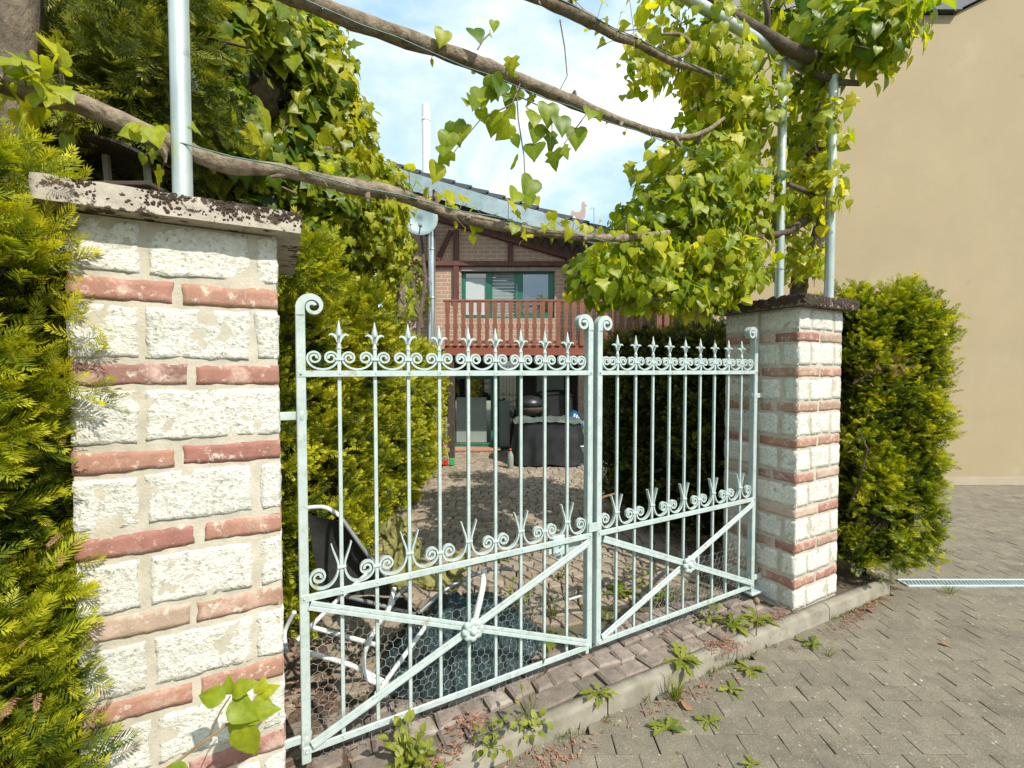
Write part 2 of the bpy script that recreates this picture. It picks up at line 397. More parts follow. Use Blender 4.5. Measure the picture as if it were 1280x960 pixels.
surf('tan_render', (0.345, 0.27, 0.160), (0.39, 0.308, 0.188), scale=0.7, rough=0.93, bs=0.5, bd=0.004, bscale=55, spots=[((0.32, 0.258, 0.16), 0.6, 0.5, 0.8), ((0.415, 0.335, 0.225), 1.3, 0.58, 0.8), ((0.31, 0.245, 0.155), 45, 0.56, 0.7), ((0.26, 0.21, 0.14), 4, 0.66, 0.72)])
surf('tan_render_base', (0.36, 0.30, 0.21), (0.42, 0.35, 0.25), scale=3, rough=0.93, bs=0.3)
surf('slate_roof', (0.03, 0.035, 0.04), (0.07, 0.08, 0.085), scale=6, rough=0.6, bs=0.3)
surf('blue_roof_edge', (0.012, 0.018, 0.028), (0.03, 0.045, 0.06), scale=4, rough=0.5, bs=0.1)
surf('pale_slate', (0.23, 0.31, 0.335), (0.33, 0.42, 0.445), scale=7, rough=0.55, bs=0.2, tone=[(0, (0.85, 0.85, 0.85)), (1, (1.1, 1.1, 1.1))])
surf('timber', (0.085, 0.030, 0.026), (0.16, 0.065, 0.052), scale=8, rough=0.8, bs=0.4, stretch=(1, 1, 0.3))
surf('balcony_wood', (0.15, 0.052, 0.030), (0.26, 0.098, 0.052), scale=9, rough=0.6, bs=0.3, bd=0.003, stretch=(3, 3, 0.5), tone=[(0, (0.75, 0.75, 0.75)), (1, (1.15, 1.15, 1.15))])
surf('fascia_wood', (0.18, 0.048, 0.026), (0.27, 0.08, 0.04), scale=5, rough=0.6, bs=0.2, stretch=(0.4, 1, 3))
surf('green_paint', (0.008, 0.11, 0.07), (0.014, 0.15, 0.095), scale=6, rough=0.4, bs=0.05)
surf('dark_green_paint', (0.006, 0.06, 0.035), (0.01, 0.085, 0.05), scale=6, rough=0.4, bs=0.05)
surf('grey_blind', (0.42, 0.46, 0.47), (0.5, 0.54, 0.54), scale=2, rough=0.7, bs=0.05)
surf('shutter', (0.17, 0.21, 0.19), (0.23, 0.27, 0.24), scale=2, rough=0.6, bs=0.05)
surf('panel_grey', (0.20, 0.25, 0.215), (0.26, 0.31, 0.27), scale=3, rough=0.6, bs=0.1)
surf('deep_shade', (0.02, 0.018, 0.016), (0.045, 0.04, 0.035), scale=3, rough=0.9, bs=0.3)  # near-black, with the balcony's and the drain's shade put into the colour
surf('stainless', (0.55, 0.57, 0.57), (0.70, 0.72, 0.72), scale=3, rough=0.28, bs=0.0, metal=0.85)
surf('white_flue', (0.74, 0.76, 0.77), (0.82, 0.84, 0.85), scale=3, rough=0.4, bs=0.0)
surf('dish_grey', (0.20, 0.28, 0.29), (0.26, 0.34, 0.35), scale=3, rough=0.5, bs=0.0)
surf('copper', (0.36, 0.26, 0.22), (0.46, 0.34, 0.30), scale=10, rough=0.5, bs=0.1, metal=0.3)
surf('terracotta', (0.34, 0.16, 0.09), (0.44, 0.23, 0.14), scale=6, rough=0.8, bs=0.2)
surf('cover_top', (0.075, 0.09, 0.08), (0.13, 0.15, 0.13), scale=5, rough=0.45, bs=0.25, bd=0.01)
surf('cover_black', (0.010, 0.012, 0.012), (0.025, 0.028, 0.028), scale=5, rough=0.38, bs=0.25, bd=0.01)
surf('teal_plastic', (0.010, 0.026, 0.030), (0.024, 0.055, 0.060), scale=6, rough=0.16, bs=1.0, bd=0.04, bscale=14, stretch=(2.6, 0.7, 1), spec=0.9)
surf('blue_plastic', (0.008, 0.05, 0.12), (0.015, 0.09, 0.2), scale=6, rough=0.25, bs=0.4, bd=0.02, bscale=14)
surf('white_plastic', (0.62, 0.66, 0.66), (0.72, 0.75, 0.75), scale=4, rough=0.4, bs=0.05)
surf('white_tube', (0.55, 0.57, 0.55), (0.72, 0.74, 0.72), scale=10, rough=0.35, bs=0.05, spots=((0.28, 0.25, 0.2), 25, 0.66, 0.76))
surf('grey_tube', (0.16, 0.18, 0.18), (0.25, 0.27, 0.26), scale=10, rough=0.35, bs=0.05, metal=0.3)
surf('black_mesh', (0.016, 0.017, 0.015), (0.032, 0.034, 0.03), scale=40, rough=0.85, bs=0.5, bd=0.002)
surf('olive_cloth', (0.12, 0.115, 0.03), (0.24, 0.225, 0.07), scale=9, rough=0.9, bs=0.4, bd=0.004, bscale=120, spots=((0.10, 0.09, 0.035), 7, 0.6, 0.75))
surf('red_plastic', (0.42, 0.03, 0.02), (0.5, 0.05, 0.03), scale=4, rough=0.4, bs=0)
surf('green_plastic', (0.03, 0.3, 0.1), (0.05, 0.36, 0.12), scale=4, rough=0.4, bs=0)
surf('lime_plastic', (0.22, 0.32, 0.03), (0.28, 0.38, 0.05), scale=4, rough=0.4, bs=0)
surf('wood_handle', (0.32, 0.17, 0.09), (0.45, 0.27, 0.16), scale=8, rough=0.7, bs=0.1)
surf('dark_wood', (0.035, 0.025, 0.018), (0.09, 0.065, 0.05), scale=10, rough=0.9, bs=0.5, stretch=(1, 3, 3))
surf('grey_wood', (0.19, 0.16, 0.13), (0.33, 0.29, 0.24), scale=9, rough=0.9, bs=0.6, stretch=(3, 3, 0.5))
surf('ridge_red', (0.28, 0.12, 0.08), (0.38, 0.2, 0.14), scale=8, rough=0.8, bs=0.3)
surf('grate_metal', (0.42, 0.52, 0.55), (0.56, 0.66, 0.68), scale=12, rough=0.4, bs=0.1, metal=0.3)
surf('stick_brown', (0.13, 0.075, 0.035), (0.27, 0.18, 0.09), scale=20, rough=0.85, bs=0.4)

def brick_wall(name, c1, c2, mort, sc=1.0, vert=False):
    m, nt, b, out = base_mat(name)
    tc = nd(nt, 'ShaderNodeTexCoord'); mp = nd(nt, 'ShaderNodeMapping'); mp.inputs['Rotation'].default_value = (PI / 2, 0, 0)
    nt.links.new(tc.outputs['Object'], mp.inputs[0])
    br = nd(nt, 'ShaderNodeTexBrick'); br.inputs['Scale'].default_value = sc
    br.inputs['Brick Width'].default_value = 0.26; br.inputs['Row Height'].default_value = 0.085; br.inputs['Mortar Size'].default_value = 0.012
    br.inputs['Color1'].default_value = c4(c1); br.inputs['Color2'].default_value = c4(c2); br.inputs['Mortar'].default_value = c4(mort); br.inputs['Bias'].default_value = 0.0
    nt.links.new(mp.outputs[0], br.inputs[0])
    f = noise_out(nt, 2.6, 6, 0.7)
    col = mixc(nt, ramp(nt, f, [(0.35, (0, 0, 0)), (0.75, (0.7, 0.7, 0.7))]), br.outputs[0], (0.44, 0.36, 0.27))
    g = noise_out(nt, 30, 4, 0.7)
    col = mixc(nt, ramp(nt, g, [(0.4, (0, 0, 0)), (0.8, (0.4, 0.4, 0.4))]), col, (0.2, 0.12, 0.09))
    nt.links.new(col, b.inputs['Base Color']); b.inputs['Roughness'].default_value = 0.9
    iv = nd(nt, 'ShaderNodeMath', operation='SUBTRACT'); iv.inputs[0].default_value = 1.0; nt.links.new(br.outputs['Fac'], iv.inputs[1])
    bump(nt, b, iv.outputs[0], 0.7, 0.008)
brick_wall('house_brick', (0.46, 0.23, 0.145), (0.36, 0.215, 0.145), (0.52, 0.44, 0.35))
def glass(name, col, rough=0.03, al=0.5):
    m, nt, b, out = base_mat(name)
    b.inputs['Base Color'].default_value = c4(col); b.inputs['Roughness'].default_value = rough; b.inputs['Specular IOR Level'].default_value = 1.0
    b.inputs['Coat Weight'].default_value = 1.0; b.inputs['Coat Roughness'].default_value = 0.02; b.inputs['Coat IOR'].default_value = 2.2
    return m
glass('window_glass', (0.02, 0.03, 0.03)); glass('dark_glass', (0.012, 0.014, 0.014))
leaf_mat('lime_leaf', [(0, (0.025, 0.07, 0.012)), (0.3, (0.11, 0.21, 0.012)), (0.6, (0.33, 0.41, 0.012)), (1, (0.68, 0.62, 0.03))], 0.55, 0.42)
leaf_mat('ivy_leaf', [(0, (0.022, 0.06, 0.012)), (0.35, (0.11, 0.19, 0.012)), (0.65, (0.36, 0.39, 0.012)), (1, (0.66, 0.60, 0.03))], 0.48, 0.4)
leaf_mat('yew_needle', [(0, (0.014, 0.032, 0.006)), (0.25, (0.07, 0.12, 0.010)), (0.5, (0.25, 0.295, 0.010)), (0.72, (0.47, 0.47, 0.014)), (1, (0.66, 0.61, 0.03))], 0.40, 0.5)
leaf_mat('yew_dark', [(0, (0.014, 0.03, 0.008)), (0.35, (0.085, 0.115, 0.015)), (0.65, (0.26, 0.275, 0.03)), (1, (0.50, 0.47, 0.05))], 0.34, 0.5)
leaf_mat('yew_shade', [(0, (0.010, 0.018, 0.006)), (0.4, (0.045, 0.056, 0.010)), (0.75, (0.16, 0.165, 0.018)), (1, (0.34, 0.32, 0.03))], 0.25, 0.5)  # darker copy of the yew needles, the right hedge's shade put into the colour
leaf_mat('dry_needle', [(0, (0.20, 0.08, 0.04)), (1, (0.48, 0.25, 0.14))], 0.2, 0.8, (1, 1, 1))
leaf_mat('weed_leaf', [(0, (0.05, 0.09, 0.012)), (0.5, (0.15, 0.205, 0.02)), (1, (0.33, 0.34, 0.05))], 0.35, 0.5)
leaf_mat('bramble_leaf', [(0, (0.05, 0.11, 0.01)), (0.5, (0.20, 0.28, 0.012)), (1, (0.44, 0.46, 0.03))], 0.45, 0.45)

# ------------------------------------------------------------------ camera, sky, sun
cam = bpy.data.cameras.new('camera'); cam.sensor_width = 36; cam.lens = 36 * F_PX / 1280; cam.clip_start = 0.05; cam.clip_end = 2000
camo = bpy.data.objects.new('camera', cam); COL.objects.link(camo)
camo.location = (0, 0, EYE); camo.rotation_euler = (PI / 2 - PITCH, 0, 0); SC.camera = camo
SUN_AZ = Vector((0.66, -0.75, 0)).normalized(); SUN_EL = math.radians(47)
SUN = SUN_AZ * math.cos(SUN_EL) + Vector((0, 0, math.sin(SUN_EL)))
w = bpy.data.worlds.new('World'); SC.world = w; w.use_nodes = True; nt = w.node_tree; nt.nodes.clear()
wo = nd(nt, 'ShaderNodeOutputWorld'); bg = nd(nt, 'ShaderNodeBackground'); bg.inputs[1].default_value = 0.138
sky = nd(nt, 'ShaderNodeTexSky', sky_type='NISHITA'); sky.sun_disc = False; sky.sun_elevation = SUN_EL; sky.sun_rotation = math.atan2(SUN.x, SUN.y)
sky.air_density = 1.0; sky.dust_density = 1.5; sky.ozone_density = 1.0
tc = nd(nt, 'ShaderNodeTexCoord'); mp = nd(nt, 'ShaderNodeMapping'); mp.inputs['Scale'].default_value = (1.0, 1.0, 1.9); mp.inputs['Location'].default_value = (0.3, 0.1, 0.25)
nt.links.new(tc.outputs['Generated'], mp.inputs[0])
nz = nd(nt, 'ShaderNodeTexNoise'); nz.inputs['Scale'].default_value = 2.3; nz.inputs['Detail'].default_value = 7; nz.inputs['Roughness'].default_value = 0.56; nz.inputs['Distortion'].default_value = 0.3
nt.links.new(mp.outputs[0], nz.inputs['Vector'])
cl = ramp(nt, nz.outputs['Fac'], [(0.42, (0.06, 0.06, 0.06)), (0.53, (0.48, 0.48, 0.48)), (0.64, (0.95, 0.95, 0.95))])
skyc = mixc(nt, 0.62, sky.outputs[0], (3.3, 5.7, 7.2))
nt.links.new(mixc(nt, cl, skyc, (7.3, 7.5, 7.5)), bg.inputs[0]); nt.links.new(bg.outputs[0], wo.inputs[0])
sl = bpy.data.lights.new('sun', 'SUN'); sl.energy = 4.7; sl.angle = math.radians(0.5); sl.color = (1.0, 0.945, 0.85)
so = bpy.data.objects.new('sun', sl); COL.objects.link(so); so.rotation_euler = SUN.to_track_quat('Z', 'Y').to_euler(); so.location = (6, -8, 12)
vs = SC.view_settings; SC.display_settings.display_device = 'sRGB'; vs.view_transform = 'Standard'; vs.look = 'None'; vs.exposure = 0.36; vs.gamma = 1.0; vs.use_curve_mapping = False
SC.render.engine = 'CYCLES'; SC.cycles.max_bounces = 6; SC.cycles.diffuse_bounces = 4; SC.cycles.transmission_bounces = 3; SC.cycles.transparent_max_bounces = 4
SC.cycles.use_denoising = True

# ------------------------------------------------------------------ ground, street, kerb, yard
STREET_Z = -0.105
m = MB(); m.box((0, 60, -0.32), (400, 400, 0.1)); tag(m.build('ground', 'far_ground'), kind='structure')
def kerb_t(s): return -0.244 - (s - 1.053) * 0.0345
KERB_END = 4.24
m = MB(); m.add([(-9, -4, STREET_Z - 0.03), (12, -4, STREET_Z - 0.03), (12, 7.2, STREET_Z - 0.03), (-9, 7.2, STREET_Z - 0.03)], [(0, 1, 2, 3)], 1)
def stone(mb, poly, z, tone, bev=0.008, drop=0.022, tilt=0.002, mi=0):
    """one paving stone: worn top, chamfered rim"""
    c = sum((Vector((p[0], p[1], 0)) for p in poly), Vector()) / len(poly)
    tx, ty = random.gauss(0, tilt), random.gauss(0, tilt); dz = random.gauss(0, tilt)
    top = []; rim = []
    for p in poly:
        q = Vector((p[0], p[1], 0)); d = (c - q); L = d.length
        i = q + d * min(0.45, bev * 1.4 / max(L, 1e-4)); hz = z + dz + tx * (i.x - c.x) * 12 + ty * (i.y - c.y) * 12
        top.append((i.x, i.y, hz)); rim.append((q.x, q.y, hz - bev * 0.8)); 
    low = [(p[0], p[1], z - drop) for p in poly]; n = len(poly)
    V = top + rim + low
    F = [tuple(range(n))] + [(n + i, n + (i + 1) % n, (i + 1) % n, i) for i in range(n)] + [(2 * n + i, 2 * n + (i + 1) % n, n + (i + 1) % n, n + i) for i in range(n)]
    mb.add(V, F, mi, tone)
BW = 0.112
def in_street(x, y):
    s, t = to_st((x, y))
    if y > 7.0 or y < 0.4: return False
    if s > KERB_END: return not (x < 3.0 and y > 3.4)
    return t < kerb_t(s) + 0.03 and y < 3.7
for j in range(0, 64):
    x0 = -2.6 + (0.104 if j % 2 else 0) + random.gauss(0, .008); y0 = j * BW
    while x0 < 9.0:
        L = 0.206; g = 0.0018; jx = lambda: random.gauss(0, 0.0016)
        if in_street(x0 + L / 2, y0 + BW / 2):
            stone(m, [(x0 + g + jx(), y0 + .0008), (x0 + L - g + jx(), y0 + .0008), (x0 + L - g + jx(), y0 + BW - .0008), (x0 + g + jx(), y0 + BW - .0008)], STREET_Z, min(1, max(0, random.gauss(0.5, 0.2))), 0.0022, 0.010, 0.0008)
        x0 += L
tag(m.build('street_paving', ['street_stone', 'joint_dirt']), kind='structure')
# kerb stones, one after the other
m = MB(); s = -2.6
while s < KERB_END - 0.05:
    L = min(1.0, KERB_END - s); a, b = s + 0.004, s + L - 0.004
    pts = []
    for (q, k) in ((a, 0), (b, 0), (b, 0.1), (a, 0.1)): pts.append((q, kerb_t(q) + k))
    n = 26; rows = []
    prof = [(0.0, -0.30), (0.0, -0.02), (0.006, -0.007), (0.018, 0.0), (0.04, 0.001), (0.068, 0.0), (0.068, -0.2)]
    def fn(u, v):
        q = a + (b - a) * u; i = v * (len(prof) - 1); k = prof[int(round(i))]
        w_ = 0.006 * mnoise.noise(Vector((q * 9, k[0] * 30, k[1] * 30))) + 0.003 * mnoise.noise(Vector((q * 40, k[0] * 60, k[1] * 60)))
        return G(q, kerb_t(q) + k[0] - (w_ if k[0] < 0.02 else 0), k[1] + (w_ if k[0] >= 0.006 else 0))
    m.grid(fn, n, len(prof))
    for e in (0, 1): m.add([fn(e, k / (len(prof) - 1)) for k in range(len(prof))], [tuple(range(len(prof)))])
    s += 1.0
tag(m.build('kerb', 'kerb_concrete'), kind='structure')
# soil of the planted strip and yard base
m = MB()
def sheet(mb, pts, z, mi=0): mb.add([(p[0], p[1], z) for p in pts], [tuple(range(len(pts)))], mi)
p0, p1 = G(-2.6, kerb_t(-2.6) + 0.06), G(KERB_END, kerb_t(KERB_END) + 0.06)
sheet(m, [p0, p1, (3.02, 7.2), (3.02, 20), (-9, 20), (-9, 4)], -0.03)
tag(m.build('soil', 'joint_dirt'), kind='structure')
m = MB()
def fn(u, v):
    p = G(3.0 + 1.18 * u, kerb_t(3.6) + 0.07 + 1.6 * v); z = -0.03 + 0.04 * max(0, mnoise.noise(Vector((p.x * 5, p.y * 5, 0)))) + 0.012 * mnoise.noise(Vector((p.x * 30, p.y * 30, 3)))
    return Vector((p.x, p.y, z))
m.grid(fn, 50, 60)
def fn(u, v):
    p = G(-1.6 + 1.75 * u, kerb_t(0) + 0.07 + 1.9 * v); z = -0.008 + 0.05 * max(0, mnoise.noise(Vector((p.x * 5, p.y * 5, 1)))) + 0.014 * mnoise.noise(Vector((p.x * 30, p.y * 30, 5)))
    return Vector((p.x, p.y, z))
m.grid(fn, 60, 60)
tag(m.build('planting_bed', 'soil'), kind='structure')
# yard: rows of rough setts under the gate, then fan-laid small stones to the house
m = MB()
for row in range(4):
    s = -0.1
    while s < 3.2:
        t0 = kerb_t(s) + 0.078 + row * 0.118
        L = random.uniform(0.11, 0.2) if row == 0 else random.uniform(0.1, 0.16); h = 0.108
        if row == 0 and random.random() < 0.5: L = random.uniform(0.25, 0.4)
        jx = lambda: random.gauss(0, 0.007)
        P = [G(s + 0.005 + jx(), t0 + jx()), G(s + L - 0.005 + jx(), t0 + jx()), G(s + L - 0.005 + jx(), t0 + h + jx()), G(s + 0.005 + jx(), t0 + h + jx())]
        if not (s > 2.92 and row > 0): stone(m, [(p.x, p.y) for p in P], -0.004, min(1, max(0, random.gauss(0.5, 0.22) - (0.25 if row == 0 else 0))), 0.014, 0.03, 0.004, 1 if row else 1)
        s += L
T0 = kerb_t(1.5) + 0.078 + 4 * 0.118
y = 1.0; r = 0
while y < 9.3:
    x = -2.4 + random.uniform(0, 0.1)
    while x < 3.4:
        L = random.uniform(0.09, 0.15); h = 0.105
        arch = lambda xx: 0.16 * (1 - (((xx + 10.2) % 1.5) / 0.75 - 1) ** 2) if y < 7 else 0.0
        jx = lambda: random.gauss(0, 0.005)
        ok = to_st((x, y + arch(x)))[1] > kerb_t(0) + 0.565 and to_st((x + L, y + arch(x + L)))[1] > kerb_t(0) + 0.565
        if ok: stone(m, [(x + .004 + jx(), y + arch(x) + jx()), (x + L - .004 + jx(), y + arch(x + L) + jx()), (x + L - .004 + jx(), y + h + arch(x + L) - .006 + jx()), (x + .004 + jx(), y + h + arch(x) - .006 + jx())], -0.006, min(1, max(0, random.gauss(0.5, 0.2))), 0.01, 0.026, 0.003, 0)
        x += L
    y += 0.105
tag(m.build('yard_paving', ['yard_stone', 'sett_stone']), kind='structure')
# ------------------------------------------------------------------ gate pillars
def face_stone(mb, o, A, Nn, L, H, amp, pillow, mi, tone, seed, ends=(True, True), cell=0.013):
    """one stone seen from its face: o lower left corner, A along, Nn outward"""
    nu, nv = max(4, int(L / cell)), max(4, int(H / cell)); sd = Vector((seed * 3.7, seed * 1.9, seed * 0.7)); Zv = Vector((0, 0, 1))
    V = []
    for j in range(-1, nv + 2):
        for i in range(-1, nu + 2):
            u = min(max(i / nu, 0), 1); v = min(max(j / nv, 0), 1)
            outer = i < 0 or i > nu or j < 0 or j > nv
            eu = 1.0
            if ends[0]: eu = min(eu, u * L / 0.012)
            if ends[1]: eu = min(eu, (1 - u) * L / 0.012)
            e = max(0.0, min(1.0, eu, v * H / 0.012, (1 - v) * H / 0.012)); e = e * (2 - e)
            p = Vector((u * L * 9, v * H * 9, 0)) + sd
            d = pillow * e + amp * (mnoise.noise(p * 1.0) * 0.5 + mnoise.noise(p * 2.7) * 0.55 + mnoise.noise(p * 6.5) * 0.4)
            wx = 0.009 * mnoise.noise(p * 1.2 + Vector((0, 0, 5))) + 0.006 * mnoise.noise(p * 4 + Vector((0, 0, 15))); wz = 0.006 * mnoise.noise(p * 1.3 + Vector((0, 0, 9))) + 0.005 * mnoise.noise(p * 4 + Vector((0, 0, 19)))
            eg = 1 - e
            if (u == 0 and not ends[0]) or (u == 1 and not ends[1]): wx = 0
            q = o + A * (u * L + wx * eg) + Zv * (v * H + wz * eg) + Nn * d
            if outer: q = q - Nn * (0.035 if not ((i < 0 and not ends[0]) or (i > nu and not ends[1])) else 0.012)
            V.append(q)
    w = nu + 3; F = [(j * w + i, j * w + i + 1, (j + 1) * w + i + 1, (j + 1) * w + i) for j in range(nv + 2) for i in range(nu + 2)]
    mb.add(V, F, mi, tone, True)
def pillar(name, label, s0, s1, t0, t1, seed, coping_mat, cell, topz=2.142):
    R = random.Random(seed); base = G((s0 + s1) / 2, (t0 + t1) / 2)
    root = empty(name, base, 0, label, 'gate pillar', 'masonry gate pillars')
    mb = MB(); g = 0.002
    c = G((s0 + s1) / 2, (t0 + t1) / 2, topz / 2 - 0.1)
    mb.box(c, (s1 - s0 - 2 * g, t1 - t0 - 2 * g, topz + 0.2), (U, N, Vector((0, 0, 1))), 0)
    sides = [(G(s0, t0), U, -N, s1 - s0), (G(s1, t0), N, U, t1 - t0), (G(s1, t1), -U, N, s1 - s0), (G(s0, t1), -N, -U, t1 - t0)]
    rows = []
    z = 0.0
    for k in range(9):
        zr = 0.187 + 0.25 * k
        rows.append((z, (zr - 0.050) if k < 8 else topz, True)); 
        if k < 8: rows.append((zr - 0.0315, zr + 0.0315, False)); z = zr + 0.050
        if k == 8: break
    for ri, (za, zb, white) in enumerate(rows):
        if za >= topz - 0.02: continue
        zb = min(zb, topz - 0.004); cornertone = [R.uniform(0.1, 1) for _ in range(4)]
        for si, (o, A, Nn, L) in enumerate(sides):
            if white: cuts = [0.165, 0.165 + 0.27] if si == 0 else [0.27, 0.45]
            else: cuts = [0.28] if ri % 4 == 1 else [0.27, 0.40] if (si % 2) else [0.255]
            cuts = [0.0] + [q + R.uniform(-0.02, 0.02) for q in cuts if q < L - 0.08] + [L]
            if white and R.random() < 0.25 and len(cuts) > 3: cuts.pop(2)
            for k in range(len(cuts) - 1):
                a, b = cuts[k], cuts[k + 1]; fl = k > 0; fr = k < len(cuts) - 2
                ga = R.uniform(0.007, 0.016) if fl else 0; gb = R.uniform(0.007, 0.016) if fr else 0
                tone = cornertone[si] if not fl else cornertone[(si + 1) % 4] if not fr else R.uniform(0.05, 1)
                hz = R.uniform(-0.003, 0.003)
                face_stone(mb, o + A * (a + ga) + Vector((0, 0, za + hz)), A, Nn, b - a - ga - gb, zb - za + R.uniform(-0.004, 0.002),
                           0.0085 if white else 0.0035, 0.001 if white else 0.0015, 1 if white else 2, tone, R.uniform(0, 50), (fl, fr), cell)
    mb.build('masonry_shaft', ['mortar', 'white_stone', 'red_brick'], root, base)
    # coping slab: chamfered, chipped edge
    ov = 0.073; zc0, zc1 = topz + 0.004, topz + 0.069
    cb = MB(); cs, ct = (s0 + s1) / 2, (t0 + t1) / 2; hs, ht = (s1 - s0) / 2 + ov - (0.016 if cell < .02 else 0), (t1 - t0) / 2 + ov; cs += (0.016 if cell < .02 else 0)
    prof = [(1, 0.0), (1, 0.07), (1, 0.35), (1, 0.65), (1, 0.92), (1, 1.0)]
    nper = 160 if cell < 0.02 else 110
    def ring(q):  # rectangle perimeter, q in 0..1
        q = (q % 1.0) * 4; k = int(q); f = q - k
        return [(-1 + 2 * f, -1), (1, -1 + 2 * f), (1 - 2 * f, 1), (-1, 1 - 2 * f)][k]
    def fn(u, v):
        a, b = ring(u); k = v; inset = 0.0
        p = G(cs + a * (hs - inset), ct + b * (ht - inset), zc0 + (zc1 - zc0) * k)
        d = mnoise.noise(p * 14) * 0.004 + mnoise.noise(p * 40) * 0.003
        return p + (U * a * (abs(a) > 0.999) + N * b * (abs(b) > 0.999)) * d + Vector((0, 0, d * 0.7 if v > 0.5 else 0))
    cb.grid(fn, nper, 7, closeu=True)
    for zz, v in ((zc1, 1), (zc0, 0)):
        P = [fn(i / nper, v) for i in range(nper)]
        cb.add(P, [tuple(range(nper)) if v else tuple(range(nper))[::-1]])
    cop = cb.build('coping', coping_mat, root, base)
    return root, cop, base, (cs, ct, hs, ht, zc0, zc1)
LP, LPC, LPB, LPD = pillar('gate_pillar', 'brick and white stone pillar nearest the camera, with pale concrete coping and one pole', -0.612, -0.094, -0.322, 0.262, 3, 'coping_concrete', 0.0125)
RP, RPC, RPB, RPD = pillar('gate_pillar', 'brick and white stone pillar beside the clipped bush, with dark mossy coping and two poles', 3.095, 3.655, -0.242, 0.318, 8, 'mossy_concrete', 0.024)
def moss_on(cop, base, D, count, front, size, seed):
    R = random.Random(seed); mb = MB(); cs, ct, hs, ht, z0, z1 = D
    for k in range(count):
        if front:   # in drifts along the front edge
            q = max(-1, min(1, R.choice([-0.62, -0.1, 0.12, 0.3, 0.45, 0.87]) + R.gauss(0, 0.13))); p = (cs + q * hs, ct - ht); zz = z1 - abs(R.gauss(0, 0.024)); nn = -N
            if R.random() < 0.3: p = (cs + q * hs, ct - ht + abs(R.gauss(0, 0.05))); zz = z1 + 0.002; nn = Vector((0, 0, 1))
        else:
            sd = R.choice([0, 0, 1, 1, 2]); q = R.uniform(-1, 1); zz = z1 - R.random() ** 1.3 * 0.065
            p = [(cs + q * hs, ct - ht), (cs - hs, ct + q * ht), (cs + q * hs, ct + R.uniform(-1, 1) * ht)][sd]
            nn = [-N, -U, Vector((0, 0, 1))][sd]
            if sd == 2: zz = z1 + 0.002
        if zz < z0 + 0.006: continue
        c = G(p[0], p[1], zz); r = size * R.uniform(0.5, 1.5); A = nn.orthogonal().normalized(); B = nn.cross(A); V = []; n = 7
        for (rr, h) in ((1.0, -0.1), (0.85, 0.35), (0.45, 0.7)):
            for i in range(n):
                th = 2 * PI * i / n; x = r * rr * R.uniform(0.7, 1.2)
                V.append(c + A * (x * math.cos(th)) + B * (x * math.sin(th)) + nn * (h * r * 0.4))
        V.append(c + nn * r * 0.3)
        F = [(j * n + i, j * n + (i + 1) % n, (j + 1) * n + (i + 1) % n, (j + 1) * n + i) for j in range(2) for i in range(n)] + [(2 * n + i, 2 * n + (i + 1) % n, 3 * n) for i in range(n)]
        mb.add(V, F, 0, 0.5, True)
    mb.build('moss', 'moss', cop, base)
moss_on(LPC, LPB, LPD, 900, True, 0.0036, 4)
moss_on(RPC, RPB, RPD, 700, False, 0.013, 5)

